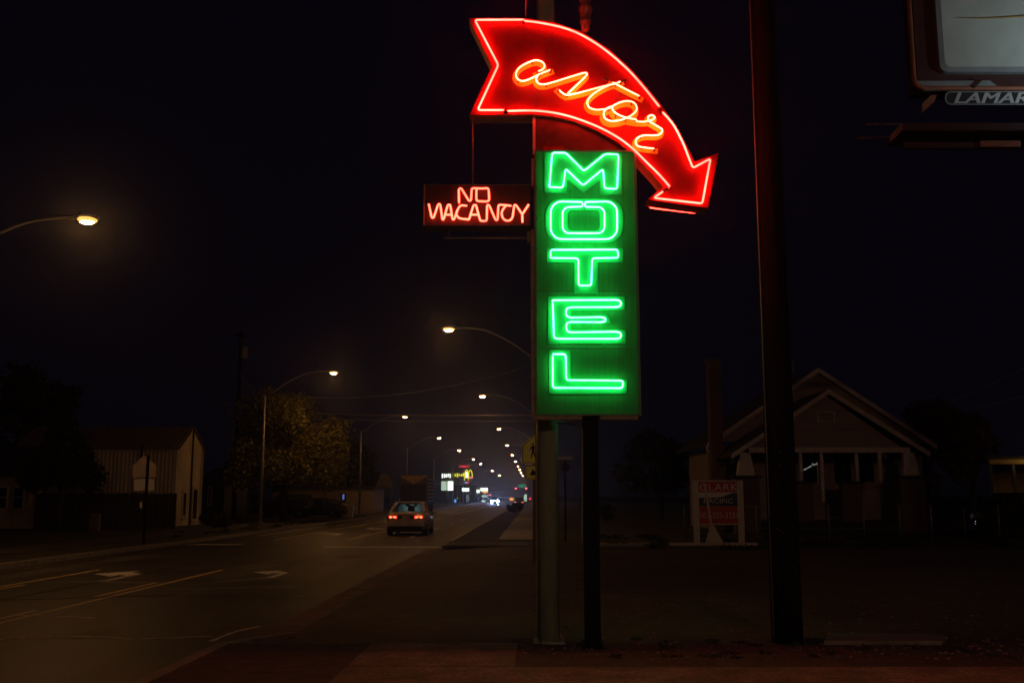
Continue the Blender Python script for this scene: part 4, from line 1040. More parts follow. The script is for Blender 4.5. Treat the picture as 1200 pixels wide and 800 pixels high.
obj('cabinet', MB().prism([P(427, 599, Yb), P(427, 584, Yb), P(440, 584, Yb), P(440, 599, Yb)], .6), M['cream'], tb_)
sb = thing('board_sign', 'dim hanging sign with small rounded top on two posts by the sedan', 'sign', G(451, 599))
obj('panel', MB().prism([P(442, 571.5, Yb), P(442, 561, Yb), P(445, 560.5, Yb), P(446, 556, Yb), P(449, 554.6, Yb), P(453, 554.6, Yb), P(455.6, 556, Yb), P(456, 560.5, Yb), P(458.8, 561, Yb), P(458.8, 571.5, Yb)], .15), M['cream'], sb)
for a in (443.5, 458.6):
    q = P(a, 590, Yb + .1); obj('post', MB().cyl((q.x, Yb + .22, 0), (q.x, Yb + .22, P(a, 571, Yb).z), .07, n=8), M['galv'], sb)
q = G(408, 606); bn = thing('litter_bin', 'pale square litter bin on the left verge before the low building', 'bin', q)
obj('body', MB().hexa([(q.x - .32, q.y - .3, 0), (q.x + .32, q.y - .3, 0), (q.x + .32, q.y + .3, 0), (q.x - .32, q.y + .3, 0), (q.x - .38, q.y - .36, .85), (q.x + .38, q.y - .36, .85), (q.x + .38, q.y + .36, .85), (q.x - .38, q.y + .36, .85)]), M['alu'], bn)
obj('lid', MB().box((q.x - .4, q.y - .38, .853), (q.x + .4, q.y + .38, .93)), M['alu'], bn)

# ------------------------------------------------------------------ far lit signs
def em(n, c, s=1.0): return emit(n, c, s)
E_WHITE = em('panel_white', (.80, .95, .80), 1.9); E_MINT = em('panel_mint', (.55, .75, .55), 0.714)
E_YEL = em('neon_yellow', (.95, .85, .02), 1.0); E_RED = em('neon_far_red', (1, .03, .05), 1.36)
E_BLUE = em('panel_blue', (.10, .35, .8), 1.02); E_ORG = em('panel_orange', (1, .35, .06), 1.36); E_PINK = em('panel_pink', (1, .2, .3), 0.85)
E_GRN = em('panel_green', (.02, .35, .22), 0.595)
def far_sign(label, Y, items, post=None, group=None, cat='sign'):
    x0 = sum((i[0] + i[2]) / 2 for i in items) / len(items)
    b = P(x0, 581, Y); r = thing('lit_sign', label, cat, (b.x, Y, 0), group)
    for (a0, b0, a1, b1, m, nm) in items:
        p = P(a0, b1, Y); q = P(a1, b0, Y); obj(nm, MB().box((p.x, Y - .05, p.z), (q.x, Y + .3, q.z)), m, r)
    a = post if post is not None else x0
    p = P(a, 581, Y); zt = max(P(i[0], i[1], Y).z for i in items)
    obj('post', MB().cyl((p.x, Y + .45, RZ), (p.x, Y + .45, zt), .16, n=8), M['dark_steel'], r)
    x_l = min(P(i[0], 581, Y).x for i in items); x_r = max(P(i[2], 581, Y).x for i in items)
    zm = [(P(i[0], i[1], Y).z + P(i[0], i[3], Y).z) / 2 for i in items]
    for z in zm[:6]: obj('bracket', MB().box((x_l, Y + .31, z - .05), (x_r, Y + .44, z + .05)), M['dark_steel'], r)
    return r
def letters_row(x0, x1, y0, y1, n, m, nm='letter'):
    out = []; w = (x1 - x0) / n
    for i in range(n):
        h = random.uniform(0, .35) * (y1 - y0); out.append((x0 + w * i + .12 * w, y0 + h * random.random(), x0 + w * i + w * random.uniform(.5, .92), y1 - h, m, nm))
    return out
far_sign('row of small red glowing letters highest among the far signs', 230, letters_row(538, 551, 545, 547.6, 7, E_RED), 545)
far_sign('far row of broken white neon lettering left of the yellow lettering', 210, letters_row(517.5, 529, 554.6, 560, 5, E_WHITE), 525)
far_sign('far row of small yellow neon lettering beside the white lettering', 215, letters_row(530, 544.5, 554, 559, 6, E_YEL), 537)
far_sign('far white lit panel divided by its post', 190, [(517, 563.6, 523.4, 574.4, E_MINT, 'panel'), (524.6, 563.6, 531, 574.4, E_WHITE, 'panel')], 524)
ar = far_sign('far sign with yellow double arches over small white and red panels', 220, [(545.6, 553, 549, 556.5, E_WHITE, 'panel'), (545.6, 557.2, 548.6, 559.6, E_WHITE, 'panel'), (550, 558, 554, 560.6, E_PINK, 'panel'), (544.4, 564, 546.8, 566, E_BLUE, 'panel'), (547, 564, 549, 566, E_RED, 'panel')], 551)
for xx in (546.9, 551.3):
    arch = smooth_path([P(xx - 2.4, 562.5, 219.6), P(xx - 2.0, 554, 219.6), P(xx - .6, 550.8, 219.6), P(xx + .9, 551.2, 219.6), P(xx + 2.0, 555, 219.6), P(xx + 2.4, 558.5, 219.6)], 4)
    obj('arch', MB().tube(arch, .12, 6), E_YEL, ar)
far_sign('far white oblong lit sign below the yellow arches', 205, [(541.5, 571.6, 549.6, 575.4, E_WHITE, 'panel')], 546)
far_sign('far stacked price sign with oval white top and orange stripe', 240, [(558.4, 573.4, 562, 577.2, E_WHITE, 'panel'), (563, 571.4, 571.6, 575.2, E_WHITE, 'panel'), (565.2, 576, 572, 577.3, E_ORG, 'panel'), (564.4, 579.8, 570.6, 582, E_MINT, 'panel'), (564.4, 585.6, 569, 588, E_MINT, 'panel')], 567)
far_sign('small pink lit sign right of the stacked price sign', 250, [(571.4, 579, 575.6, 580.7, E_PINK, 'panel')], 573.5)
far_sign('low amber lit board near the right kerb far ahead', 300, [(597.2, 583, 600.6, 586, E_ORG, 'panel'), (600.8, 583.4, 603.8, 585.8, em('panel_amber', (1, .6, .1), .8), 'panel')], 600)
far_sign('far tall white lit shopfront strip by the right sidewalk', 280, [(614, 579, 617.4, 587.4, E_MINT, 'panel')], 616)
far_sign('tiny red orange lit sign at the foot of the crossing sign', 260, [(620, 583, 622.2, 585.2, E_RED, 'panel')], 621)
far_sign('dim bluish window lights low at the far left roadside', 230, [(532.4, 584.6, 534.6, 588.6, E_BLUE, 'panel'), (546.6, 579.6, 549.8, 587, em('panel_dim', (.5, .6, .5), .16), 'panel'), (535.6, 582.6, 538.2, 584.4, em('panel_warm', (1, .75, .35), .7), 'panel')], 541)
# dark far buildings behind the lit signs
fb = thing('shop_building', 'long dark low shop building behind the far lit signs', 'building', (0, 262, 0))
p0, p1 = P(506, 581, 262), P(556, 577, 262)
obj('wall', MB().box((p0.x, 262, 0), (p1.x, 275, p1.z + 1.5)), M['dark_steel'], fb); obj('roof', MB().box((p0.x - .4, 261.5, p1.z + 1.503), (p1.x + .4, 275.5, p1.z + 1.9)), M['dark_roof'], fb)

# traffic signals at the far crossing
TY = 380
ts = thing('traffic_signal', 'far mast arm traffic signal showing two red lights over the road', 'traffic signal', L(-14, TY))
bpt = P(573, 574.6, TY); ept = P(619, 570.6, TY)
obj('mast', MB().cyl((bpt.x, TY, 0), (bpt.x, TY, bpt.z + .3), .16, n=10), M['galv'], ts)
obj('arm', MB().tube([bpt, ept], .12, 8, rs=[.14, .08]), M['galv'], ts)
E_SIG = em('signal_red', (1, .05, .08), 14)
for a in (604.4, 616.6):
    q = P(a, 572, TY - .2)
    h = obj('signal_head', MB().box((q.x - .28, TY - .2, q.z - .8), (q.x + .28, TY + .05, q.z + .45)), M['black'], ts)
    obj('red_lamp', MB().ellipsoid((q.x, TY - .22, q.z), (.24, .1, .24), 8, 6), E_SIG, h)
    obj('lamp_lens', MB().ellipsoid((q.x, TY - .21, q.z - .32), (.1, .05, .1), 8, 6), M['pane'], h); obj('lamp_lens', MB().ellipsoid((q.x, TY - .21, q.z - .6), (.1, .05, .1), 8, 6), M['pane'], h)
q = P(611.5, 569, TY - .3)
obj('street_plate', MB().box((q.x - 1.5, TY - .3, q.z - .62), (q.x + 1.5, TY - .25, q.z + .55)), E_GRN, ts)

# ------------------------------------------------------------------ right: school crossing sign, street sign
M['fluoro'] = mat('fluoro_yellow', (.90, .95, .03), .4, var=.12, scale=3)
YS_ = 24.6
cs = thing('crossing_sign', 'yellow green pentagon crossing sign with walking figures half behind the pale pole', 'sign', (P(630, 600, YS_).x, YS_, 0))
fz = [(611.3, 543), (611.3, 521.5), (629.5, 506.5), (647.7, 521.5), (647.7, 543)]
obj('plate', MB().prism([P(a, b, YS_) for a, b in fz], .006), M['fluoro'], cs)
inn = [(612.2, 542.2), (612.2, 522), (629.5, 507.7), (646.8, 522), (646.8, 542.2)]; inn2 = [(612.9, 541.5), (612.9, 522.4), (629.5, 508.6), (646.1, 522.4), (646.1, 541.5)]
obj('border', MB().loop_prism([P(a, b, YS_ - .003) for a, b in inn], [P(a, b, YS_ - .003) for a, b in inn2], .002), M['black'], cs)
def fig(ox, s):
    mb = MB(); Y = YS_ - .004
    def q(a, b): return P(ox + a * s, 519 + b * s, Y)
    mb.prism([q(1.3 * math.cos(t * .785), 1.3 * math.sin(t * .785) + 1) for t in range(8)], .003)
    mb.prism([q(-1.2, 2.8), (q(1.4, 2.8)), q(3.2, 6.8), q(2.6, 7.3), q(1.3, 5.2), q(1.6, 9.2), q(3.2, 16.6), q(2.2, 17), q(.3, 11), q(-1.6, 16.6), q(-2.8, 16.4), q(-1.2, 9.6), q(-1.4, 5.4), q(-2.8, 8.4), q(-3.8, 8), q(-2.2, 4)], .003)
    return mb
obj('figure', fig(624.6, 1.05), M['black'], cs); obj('figure', fig(635.5, 1.15), M['black'], cs)
pz = [(615.4, 561.6), (615.4, 544.8), (643.6, 544.8), (643.6, 561.6)]
obj('plate', MB().prism([P(a, b, YS_) for a, b in pz], .006), M['fluoro'], cs)
obj('border', MB().loop_prism([P(a, b, YS_ - .003) for a, b in [(616.1, 560.9), (616.1, 545.5), (642.9, 545.5), (642.9, 560.9)]], [P(a, b, YS_ - .003) for a, b in [(616.7, 560.3), (616.7, 546.1), (642.3, 546.1), (642.3, 560.3)]], .002), M['black'], cs)
obj('arrow', MB().prism([P(a, b, YS_ - .003) for a, b in [(620.6, 556.6), (624.6, 549), (626.4, 552), (636.5, 548), (637.6, 550.6), (628, 554), (630, 556.6)]], .002), M['black'], cs)
q = P(626.8, 600, YS_ + .05); obj('post', MB().box((q.x - .05, YS_ + .02, 0), (q.x + .05, YS_ + .09, P(629, 510, YS_).z)), M['dark_steel'], cs)
obj('reflector', MB().prism([P(615.6, 543.9, YS_ - .01), P(615.6, 543.1, YS_ - .01), P(624, 543.1, YS_ - .01), P(624, 543.9, YS_ - .01)], .006), mat('white_reflector', (.8, .9, .9), .3, var=.05), cs)
Y2 = 36
ss = thing('street_name_sign', 'small street name plate on a thin brown post between the two sign posts', 'sign', (P(663, 600, Y2).x, Y2, 0))
q = P(662.6, 600, Y2); obj('post', MB().cyl((q.x, Y2, 0), (q.x, Y2, P(662, 535, Y2).z), .035, n=8), M['rust_panel'], ss)
obj('name_plate', MB().prism([P(652.6, 538.6, Y2 - .05), P(652.6, 534.6, Y2 - .05), P(671, 534.6, Y2 - .05), P(671, 538.6, Y2 - .05)], .01), M['alu'], ss)
obj('stop_plate', MB().prism([P(662.6 + 5.4 * math.cos(R(22.5 + 45 * k)), 547 + 5.4 * math.sin(R(22.5 + 45 * k)), Y2 + .05) for k in range(8)], .008), M['dark_steel'], ss)

# ------------------------------------------------------------------ text helper
def text_mb(s, size, ox, oy, oz, shear=0, xs=1.0, space=1.0, fit=None, bold=0, depth=.004):
    cu = bpy.data.curves.new('tmp', 'FONT'); cu.body = s; cu.size = size; cu.shear = shear; cu.space_character = space; cu.offset = bold; cu.resolution_u = 3
    to = bpy.data.objects.new('tmp', cu); C.objects.link(to)
    bpy.context.view_layer.update()
    me = to.evaluated_get(bpy.context.evaluated_depsgraph_get()).to_mesh()
    vs = [v.co.copy() for v in me.vertices]; fs = [tuple(p.vertices) for p in me.polygons]
    x0 = min(v.x for v in vs); x1 = max(v.x for v in vs); z0 = min(v.y for v in vs); z1 = max(v.y for v in vs)
    k = xs
    if fit: k = fit[0] / (x1 - x0); kz = fit[1] / (z1 - z0)
    else: kz = 1
    mb = MB().add([(ox + (v.x - x0) * k, oy, oz + (v.y - z0) * kz) for v in vs], fs)
    to.evaluated_get(bpy.context.evaluated_depsgraph_get()).to_mesh_clear()
    bpy.data.objects.remove(to); bpy.data.curves.remove(cu)
    return mb
def ptext(name, s, x0, y0, x1, y1, Y, m, parent, **kw):      # text filling a surveyed rectangle
    a = P(x0, y1, Y); b = P(x1, y0, Y)
    return obj(name, text_mb(s, 1, a.x, Y, a.z, fit=(b.x - a.x, b.z - a.z), **kw), m, parent)

# ------------------------------------------------------------------ real estate board
q = G(843, 638); RY = q.y
rs = thing('yard_sign', 'red and navy realtor board in a white wooden frame on the lot', 'sign', (q.x, RY, 0))
def RB(a0, b0, a1, b1, y0=0.0, d=.05):
    p, t = P(a0, b1, RY + y0), P(a1, b0, RY + y0); return MB().box((p.x, RY + y0, p.z), (t.x, RY + y0 + d, t.z))
obj('post', RB(813.6, 562.4, 818.4, 638), M['white_wood'], rs); obj('post', RB(866, 562.4, 870.6, 638), M['white_wood'], rs)
obj('top_rail', RB(818.6, 562.4, 865.8, 563.8), M['white_wood'], rs); obj('bottom_rail', RB(818.6, 613.2, 865.8, 614.6), M['white_wood'], rs)
obj('foot_board', RB(784, 635.5, 888, 639.4, -.09, .08), M['white_wood'], rs)
obj('upper_panel', RB(818.6, 564, 865.8, 576.4, .02, .012), M['sign_red'], rs)
obj('scene_panel', RB(818.6, 576.5, 865.8, 592.8, .02, .012), M['sign_white'], rs)
ink = MB().prism([P(a, b, RY + .017) for a, b in [(818.8, 592.7), (818.8, 583), (832, 583), (846, 582), (852, 579.5), (858, 577.4), (865.6, 576.8), (865.6, 592.7)]], .002)
obj('mountain_print', ink, M['sign_navy'], rs)
obj('lower_panel', RB(818.6, 593.2, 865.8, 613, .02, .012), M['sign_red'], rs)
ptext('lettering', 'CLARK', 820, 566.4, 864.6, 574.8, RY + .015, M['sign_white'], rs, space=1.1)
ptext('lettering', 'PACIFIC', 825, 583.8, 859, 589.4, RY + .014, M['sign_white'], rs)
ptext('lettering', '503-325-3333', 820.2, 600, 865, 606.6, RY + .015, M['sign_white'], rs)
shv = thing('wooden_paddle', 'long handled wooden paddle leaning upright against the realtor board', 'paddle', (P(836, 637, RY).x, RY - .14, 0))
obj('handle', MB().bar(P(833.4, 615, RY - .12), P(825.5, 566, RY - .05), .075, .05), M['white_wood'], shv)
obj('blade', MB().prism([P(826.5, 637, RY - .14), P(832, 616, RY - .14), (P(836, 614.8, RY - .14)), P(847.8, 634.6, RY - .14), P(847, 637, RY - .14)], .03), M['white_wood'], shv)

# ------------------------------------------------------------------ bungalow
M['siding'] = mat('bungalow_siding', (.36, .29, .25), .75, var=.2, scale=2, stretch=(.3, 1, 6))
M['trim'] = mat('bungalow_trim', (.72, .63, .56), .65, var=.2, scale=3)
M['shingle'] = mat('bungalow_roof', (.05, .042, .04), .9, var=.4, scale=5)
M['brick'] = mat('chimney_brick', (.15, .095, .075), .85, var=.35, scale=6)
HY = 43.0; BY = 47.0
hs = thing('bungalow', 'dim gabled bungalow with porch and tapered columns behind the lot', 'house', (P(965, 600, 45).x, HY, 0))
def gable(apex, le, re, Y, depth, th, ridge_dy):
    a, l, r = P(*apex, Y), P(*le, Y), P(*re, Y); d = Vector((0, depth, 0)); up_ = Vector((0, 0, th))
    for (p, q_) in ((l, a), (a, r)):
        obj('roof_slope', MB().hexa([p, q_, q_ + d, p + d, p + up_, q_ + up_, q_ + d + up_, p + d + up_]), M['shingle'], hs)
        e = Vector((0, -.05, 0)); dn = Vector((0, 0, -.10))
        obj('barge_board', MB().hexa([p + e + dn, q_ + e + dn, q_ - Vector((0, .003, 0)) + dn, p - Vector((0, .003, 0)) + dn, p + e + up_, q_ + e + up_, q_ - Vector((0, .003, 0)) + up_, p - Vector((0, .003, 0)) + up_]), M['trim'], hs)
    return a, l, r
fa, fl_, fr_ = gable((971, 459), (857, 535), (1090, 532.5), HY, 5, .12, 0)
ba, bl_, br_ = gable((959, 434), (829, 522), (1098, 524), BY, 9, .14, 0)
# front gable wall with shingles courses
beam = P(960, 527, HY + .35)
wl, wr = P(880, 524, HY + .4), P(1056, 524, HY + .4)
gz0 = P(960, 524, HY + .4).z
ap_ = Vector((fa.x, HY + .4, fa.z - .12))
def gw(t, side): return None
k = 12
for i in range(k):
    z0_ = gz0 + (ap_.z - gz0) * i / k; z1_ = gz0 + (ap_.z - gz0) * (i + 1) / k
    f0, f1 = 1 - i / k, 1 - (i + 1) / k
    xl0 = ap_.x + (wl.x - ap_.x) * f0; xr0 = ap_.x + (wr.x - ap_.x) * f0; xl1 = ap_.x + (wl.x - ap_.x) * f1; xr1 = ap_.x + (wr.x - ap_.x) * f1
    obj('siding_course', MB().hexa([(xl0, HY + .37, z0_), (xr0, HY + .37, z0_), (xr0, HY + .46, z0_), (xl0, HY + .46, z0_), (xl1, HY + .40, z1_), (xr1, HY + .40, z1_), (xr1, HY + .46, z1_), (xl1, HY + .46, z1_)]), M['siding'], hs)
p, q_ = P(958, 494, HY + .33), P(978, 482, HY + .33)
vt = obj('gable_vent', MB().box((p.x, HY + .31, p.z), (q_.x, HY + .39, q_.z)), M['trim'], hs)
for i in range(5): obj('louvre', MB().box((p.x + .06, HY + .30, p.z + .05 + i * .075), (q_.x - .06, HY + .309, p.z + .09 + i * .075)), M['shingle'], vt)
obj('porch_beam', MB().box((wl.x - .1, HY + .3, P(960, 530, HY + .3).z), (wr.x + .35, HY + .55, gz0 - .003)), M['trim'], hs)
bz = P(960, 530, HY + .3).z - .003
for (pxl, w_) in ((873, .36), (1065, .36)):
    x = P(pxl, 540, HY + .4).x; zt_ = P(pxl, 557, HY + .4).z
    obj('porch_column', MB().hexa([(x - w_, HY + .2, zt_), (x + w_, HY + .2, zt_), (x + w_, HY + .62, zt_), (x - w_, HY + .62, zt_), (x - w_ * .6, HY + .27, bz), (x + w_ * .6, HY + .27, bz), (x + w_ * .6, HY + .56, bz), (x - w_ * .6, HY + .56, bz)]), M['trim'], hs)
    cp = obj('pier', MB().box((x - .52, HY + .1, 0), (x + .52, HY + .75, zt_ - .12)), M['brick'], hs)
    obj('cap', MB().box((x - .62, HY, zt_ - .117), (x + .62, HY + .85, zt_ - .003)), M['shingle'], cp)
for pxl, zb_ in ((937.5, 563), (962, 588), (1003, 563), (1030, 563)):
    x = P(pxl, 540, HY + .5).x; obj('porch_post', MB().box((x - .07, HY + .38, P(pxl, zb_, HY).z), (x + .07, HY + .5, bz)), M['trim'], hs)
for pxl in (940, 997):
    x = P(pxl, 575, HY + .5).x; zt_ = P(pxl, 563, HY).z
    cp = obj('pier', MB().box((x - .42, HY + .3, 0), (x + .42, HY + .8, zt_ - .12)), M['brick'], hs)
    obj('cap', MB().box((x - .52, HY + .2, zt_ - .117), (x + .52, HY + .9, zt_ - .003)), M['shingle'], cp)
hw0, hw1 = P(845, 540, BY).x, P(1085, 540, BY).x
obj('wall', MB().box((hw0, BY + .4, 0), (hw1, BY + 8.5, P(960, 523, BY).z)), M['siding'], hs)
zc = P(960, 523, BY).z
dz_ = Vector((0, .42, -.02))
obj('gable_wall', MB().prism([bl_.lerp(ba, .07) + dz_, br_.lerp(ba, .07) + dz_, ba + dz_], .1), M['siding'], hs)
obj('porch_floor', MB().box((hw0 + .5, HY + .25, 0), (hw1 - .3, BY + .38, .5)), M['shingle'], hs)
x0, x1 = P(937, 540, BY + .35).x, P(958, 540, BY + .35).x; z0_, z1_ = P(945, 566, BY).z, P(945, 531, BY).z
wn = obj('window', MB().box((x0, BY + .33, z0_), (x1, BY + .397, z1_)), M['trim'], hs)
obj('pane', MB().box((x0 + .06, BY + .325, z0_ + .06), (x1 - .06, BY + .329, z1_ - .06)), M['pane'], wn)
sl = thing('string_light', 'short string of small white lights glowing in the bungalow window', 'string lights', P(946, 552, BY + .2))
M['fairy'] = emit('fairy_light', (.85, .95, .85), .32)
lp = [(940.5, 551.5), (942.5, 549.6), (944, 549.8), (945.6, 548.4), (947.4, 547.6), (949, 546.8), (950.6, 545.8), (952.4, 543.4), (953.6, 544.6), (955.4, 543.8), (957.2, 543.2)]
for a, b in lp: obj('bulb', MB().ellipsoid(P(a, b, BY + .28), (.025, .02, .03), 6, 4), M['fairy'], sl)
obj('wire', MB().tube([P(a, b, BY + .285) for a, b in lp], .006, 5), M['dark_wire'], sl)
x0, x1 = P(975, 540, BY + .35).x, P(1025, 540, BY + .35).x
for xx0, xx1 in ((x0, (x0 + x1) / 2 - .05), ((x0 + x1) / 2 + .05, x1)):
    wn = obj('window', MB().box((xx0, BY + .33, z0_), (xx1, BY + .397, z1_)), M['siding'], hs); obj('pane', MB().box((xx0 + .08, BY + .325, z0_ + .08), (xx1 - .08, BY + .329, z1_ - .08)), M['pane'], wn)
cx0, cx1 = P(832, 500, 46.6).x, P(845.5, 500, 46.6).x; ctz = P(838, 424, 46.6).z
chm = obj('chimney', MB().box((cx0, 46.4, 0), (cx1, 47.2, ctz)), M['brick'], hs)
obj('cap', MB().box((cx0 - .05, 46.35, ctz + .002), (cx1 + .05, 47.25, ctz + .12)), M['brick'], chm)
for i in range(22):   # courses proud of the joints
    z = .3 + i * (ctz - .5) / 22; obj('brick_course', MB().box((cx0 - .012, 46.388, z), (cx1 + .012, 46.9, z + (ctz - .5) / 22 - .03)), M['brick'], chm)
g0 = P(828, 522, BY - .05)
obj('gutter_pipe', MB().tube(smooth_path([g0, P(830, 529, BY - .05), P(838, 531, BY - .02), P(841.5, 534, BY + .1), P(841.5, 560, BY + .1), P(841.5, 610, BY + .1)], 4), .05, 8), M['trim'], hs)
obj('roof_vent', MB().cyl(P(930, 438, 50), P(930, 420, 50), .05, n=8), M['galv'], hs)
# wire fence before the bungalow
wf = thing('wire_fence', 'low wire fence with thin posts in front of the bungalow yard', 'fence', (P(802, 600, 38).x, 38, 0))
for pxl in (802, 842, 886, 930, 971, 1012, 1054, 1091, 1130, 1170, 1210):
    x = P(pxl, 600, 38).x; obj('post', MB().cyl((x, 38, 0), (x, 38, 1.25), .025, n=6), M['galv'], wf)
fx = (P(802, 600, 38).x, P(1210, 600, 38).x)
for z in (1.2, .8, .4): obj('strand', MB().cyl((fx[0], 38, z), (fx[1], 38, z), .007, n=5), M['galv'], wf)
# pale carport
cpY = 56
cpt_ = thing('carport', 'pale fascia carport right of the bungalow behind the parked car', 'carport', (P(1185, 600, cpY).x, cpY, 0))
a, b = P(1160, 543.5, cpY), P(1260, 538, cpY)
M['ochre'] = mat('ochre_boards', (.42, .30, .10), .7, var=.2, scale=3)
obj('fascia', MB().box((a.x, cpY, a.z), (b.x, cpY + .15, b.z)), M['ochre'], cpt_)
obj('roof', MB().box((a.x - .2, cpY - .2, b.z + .003), (b.x + .2, cpY + 6, b.z + .15)), M['dark_roof'], cpt_)
a, b = P(1163, 556.5, cpY + 5), P(1260, 548, cpY + 5)
obj('back_wall', MB().box((a.x, cpY + 5, 0), (b.x, cpY + 5.15, P(1200, 540, cpY + 5).z - .1)), M['ochre'], cpt_)
for pxl in (1162, 1189, 1230):
    x = P(pxl, 550, cpY + .1).x; obj('post', MB().box((x - .07, cpY + .17, 0), (x + .07, cpY + .3, a.z + .9)), M['dark_steel'], cpt_)

q = P(1228, 538, cpY - 1.2)
obj('lamp_arm', MB().bar((q.x, cpY - .003, q.z + .1), (q.x, q.y, q.z + .1), .05, .05), M['dark_steel'], cpt_)
obj('lamp_globe', MB().ellipsoid(q, (.12, .12, .12), 10, 6), emit('carport_lamp', (1.0, .62, .20), 34), cpt_)
# ------------------------------------------------------------------ billboard
LY = 17.0
M['vinyl'] = mat('grey_green_vinyl', (.42, .50, .47), .6, var=.12, scale=1.2, spec=.3)
M['bill_red'] = mat('billboard_red_steel', (.04, .010, .009), .6, var=.4, scale=3)
M['bill_orange'] = mat('billboard_orange_steel', (.24, .085, .04), .6, var=.3, scale=4)
M['letter_grey'] = mat('letter_grey', (.42, .46, .48), .55, var=.1, scale=3)
M['plate_black'] = mat('name_plate_black', (.012, .016, .022), .5, var=.2)
M['bill_grey'] = mat('billboard_trim', (.20, .23, .25), .55, var=.15, scale=3)
bb = thing('billboard', 'blank grey green billboard on dark frame at the upper right', 'billboard', (P(1300, 400, LY).x, LY, 0))
XR = P(1067, 60, LY).x + 7.6
def BX(a0, b0, a1, b1, y, d):
    p, t = P(a0, b1, y), P(a1, b0, y); return (p.x, y, p.z), (t.x, y + d, t.z)
ztop = P(1100, 0, LY).z + 3.4
zb0 = P(1100, 105.5, LY).z; xl = P(1067, 60, LY).x
xi = P(1097, 40, LY).x; zi = P(1150, 86, LY).z
obj('backboard', MB().box((xl + .12, LY + .06, zb0 + .02), (XR, LY + .5, ztop)), M['bill_red'], bb)
edge = fillet([(xl + .03, LY, ztop), (xl + .03, LY, zb0 + .03), (XR, LY, zb0 + .03)], .22, 6)
obj('edge_trim', MB().tube(edge, .045, 8), M['bill_orange'], bb)
pl = fillet([(xi, LY - .06, ztop - .5), (xi, LY - .06, zi), (XR - .45, LY - .06, zi), (XR - .45, LY - .06, ztop - .5)], .16, 6, True)
vin = fillet([(xi + .09, LY - .075, ztop - .6), (xi + .09, LY - .075, zi + .09), (XR - .54, LY - .075, zi + .09), (XR - .54, LY - .075, ztop - .6)], .13, 6, True)
obj('panel_frame', MB().loop_prism(pl, vin, .11), M['bill_grey'], bb)
def vinyl():
    x0v, x1v, z0v, z1v = xi + .085, XR - .535, zi + .085, ztop - .595; mb = MB(); nx, nz = 60, 50; g_ = []
    for j in range(nz + 1):
        for i in range(nx + 1):
            x = x0v + (x1v - x0v) * i / nx; z = z0v + (z1v - z0v) * j / nz; d1 = (x - x0v) + (z - z0v)
            w_ = .012 * math.exp(-d1 / .45) * math.sin(((x - x0v) + (z - z0v) * .75) * 55) + .004 * math.sin(x * 3.1 + z * 2.3)
            g_.append((x, LY - .068 + w_, z))
    mb.add(g_, [(j * (nx + 1) + i, j * (nx + 1) + i + 1, (j + 1) * (nx + 1) + i + 1, (j + 1) * (nx + 1) + i) for j in range(nz) for i in range(nx)], True)
    return mb
vo = obj('vinyl_sheet', vinyl(), M['vinyl'], bb)
tear = [(1120, 21.5), (1150, 22.3), (1175, 21.6), (1215, 19), (1215, 17.6), (1175, 20.4), (1150, 21.4)]
obj('tear', MB().prism([P(a, b, LY - .095) for a, b in tear], .006), M['ochre'], vo)
obj('lower_ledge', MB().prism([P(1072, 95, LY - .02), P(1160, 94.5, LY - .02), P(1172, 103.6, LY - .02), P(1084, 105.8, LY - .02)], .06), M['bill_grey'], bb)
for a, b in (((1141, 103), (1151, 93)),): obj('stay', MB().bar(P(*a, LY - .05), P(*b, LY - .05), .05, .03), M['dark_steel'], bb)
np_ = rr(1107.5, 107, 1230, 123, 7); np2 = rr(1109, 108.3, 1228.5, 121.7, 5.8)
nm = obj('name_plate', MB().prism([P(a, b, LY - .05) for a, b in np_], .04), M['plate_black'], bb)
obj('border', MB().loop_prism([P(a, b, LY - .056) for a, b in np_], [P(a, b, LY - .056) for a, b in np2], .005), M['bill_grey'], nm)
a_, b_ = P(1118, 121, LY - .058), P(1203, 108.6, LY - .058)
lm_ = text_mb('LAMAR', 1, a_.x, LY - .058, a_.z, fit=(b_.x - a_.x, b_.z - a_.z), shear=.3)
for k_ in (1, 2, 3):
    l2_ = MB(); n0_ = 0
    lm2 = text_mb('LAMAR', 1, a_.x + .008 * k_, LY - .058 - .001 * k_, a_.z, fit=(b_.x - a_.x, b_.z - a_.z), shear=.3)
    lm_.add(lm2.v, lm2.f)
obj('lettering', lm_, M['letter_grey'], nm)
obj('bracket', MB().prism([P(1081, 132, LY - .2), P(1081, 121.5, LY - .2), P(1091, 111.5, LY - .2), P(1098, 111.5, LY - .2), P(1095, 119, LY - .2)], .06), M['bill_orange'], bb)
# catwalk
cw = thing('catwalk', 'red steel catwalk hanging below the billboard', 'catwalk', (P(1100, 160, LY - .6).x, LY - .6, P(1100, 165, LY - .6).z))
YC = LY - .9
x0, x1 = P(1058, 150, YC).x, XR
z_a, z_b = P(1100, 153, YC).z, P(1100, 144, YC).z
obj('edge_beam', MB().box((x0, YC, z_a), (x1, YC + .08, z_b)), M['bill_red'], cw)
obj('deck', MB().box((x0, YC + .083, z_a), (x1, LY - .1, z_a + .05)), M['bill_red'], cw)
obj('end_plate', MB().prism([P(1044.5, 166, YC - .05), P(1043, 159, YC - .05), P(1057, 144, YC - .05), P(1058, 152, YC - .05)], .06), M['bill_orange'], cw)
a, b = P(1060, 173.5, YC + .3), P(1148, 166.5, YC + .3)
obj('lower_beam', MB().box((a.x, YC + .3, a.z), (b.x, YC + .4, b.z)), M['bill_red'], cw)
a, b = P(1149.5, 172, YC + .25), P(1196, 165, YC + .25)
obj('lower_beam', MB().box((a.x, YC + .25, a.z), (b.x, YC + .4, b.z)), M['bill_orange'], cw)
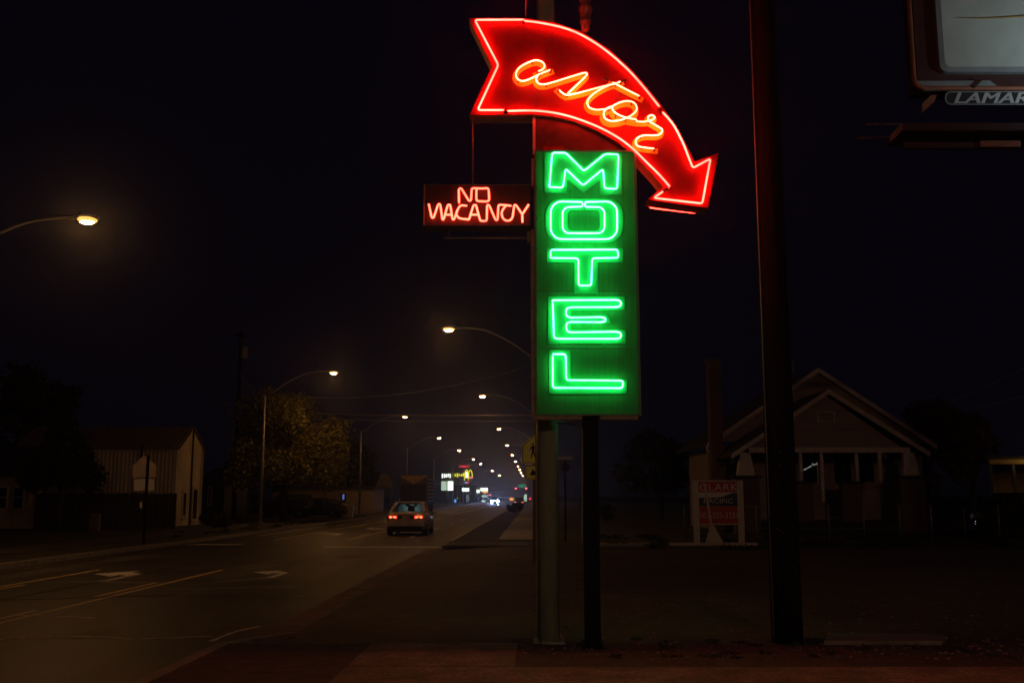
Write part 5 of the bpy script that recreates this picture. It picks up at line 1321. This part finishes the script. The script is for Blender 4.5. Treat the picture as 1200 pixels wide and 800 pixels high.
for (p_, q_) in (((1057.5, 145.5), (1015, 145.8)), ((1045, 161), (1005, 162))):
    obj('light_arm', MB().cyl(P(*p_, YC), P(*q_, YC - .5), .014, n=6), M['bill_orange'], cw)
for i in range(3):
    x = x0 + 3.2 + i * 2.0; obj('hanger', MB().bar((x, LY + .05, z_a + .02), (x, LY + .1, zb0 + .1), .06, .06), M['bill_red'], cw)
# billboard mast beyond the frame
xm = XR - 1.6
obj('mast', MB().cyl((xm, LY + 1.0, 0), (xm, LY + 1.0, ztop - .5), .38, n=18), M['bill_red'], bb)
for z in (zb0 + .5, ztop - 1): obj('torsion_beam', MB().box((xl + 1.2, LY + .503, z - .12), (XR - .2, LY + 1.0, z + .12)), M['bill_red'], bb)

E_FILL_FLOOD = emit('fill_flood', (.78, .95, 1.0), 170)  # unseen floodlights added to brighten the billboard
for i in range(2):
    x = xl + 3.4 + i * 2.4; yF = YC - 1.2; z = z_a + .1
    fl_ = thing('floodlight', ('first', 'second')[i] + ' added floodlight to brighten the billboard, unseen beyond the picture edge', 'floodlight', (x, yF, z), 'added billboard floodlights')
    obj('arm', MB().bar((x, YC - .002, z - .05), (x, yF, z - .05), .04, .04), M['dark_steel'], fl_)
    hd = obj('housing', MB().hexa([(x - .24, yF - .1, z), (x + .24, yF - .1, z), (x + .24, yF + .1, z - .06), (x - .24, yF + .1, z - .06), (x - .24, yF - .12, z + .12), (x + .24, yF - .12, z + .12), (x + .24, yF + .1, z + .03), (x - .24, yF + .1, z + .03)]), M['dark_steel'], fl_)
    obj('lens', MB().quad((x - .2, yF - .06, z + .115), (x + .2, yF - .06, z + .115), (x + .2, yF + .115, z + .035), (x - .2, yF + .115, z + .035)), E_FILL_FLOOD, hd)

# ------------------------------------------------------------------ thin haze volume added for a glow round the lamps
hz = bpy.data.materials.new('glow_haze'); hz.use_nodes = True
nt = hz.node_tree; nt.nodes.remove(nt.nodes['Principled BSDF'])
pvn = nt.nodes.new('ShaderNodeVolumePrincipled')
pvn.inputs['Color'].default_value = (.9, .9, .9, 1); pvn.inputs['Density'].default_value = .0007; pvn.inputs['Anisotropy'].default_value = .91
nt.links.new(pvn.outputs[0], nt.nodes['Material Output'].inputs['Volume'])
tag(obj('haze', MB().box((-2600, -80, -1.3), (2700, 2600, 15)), hz), kind='stuff')
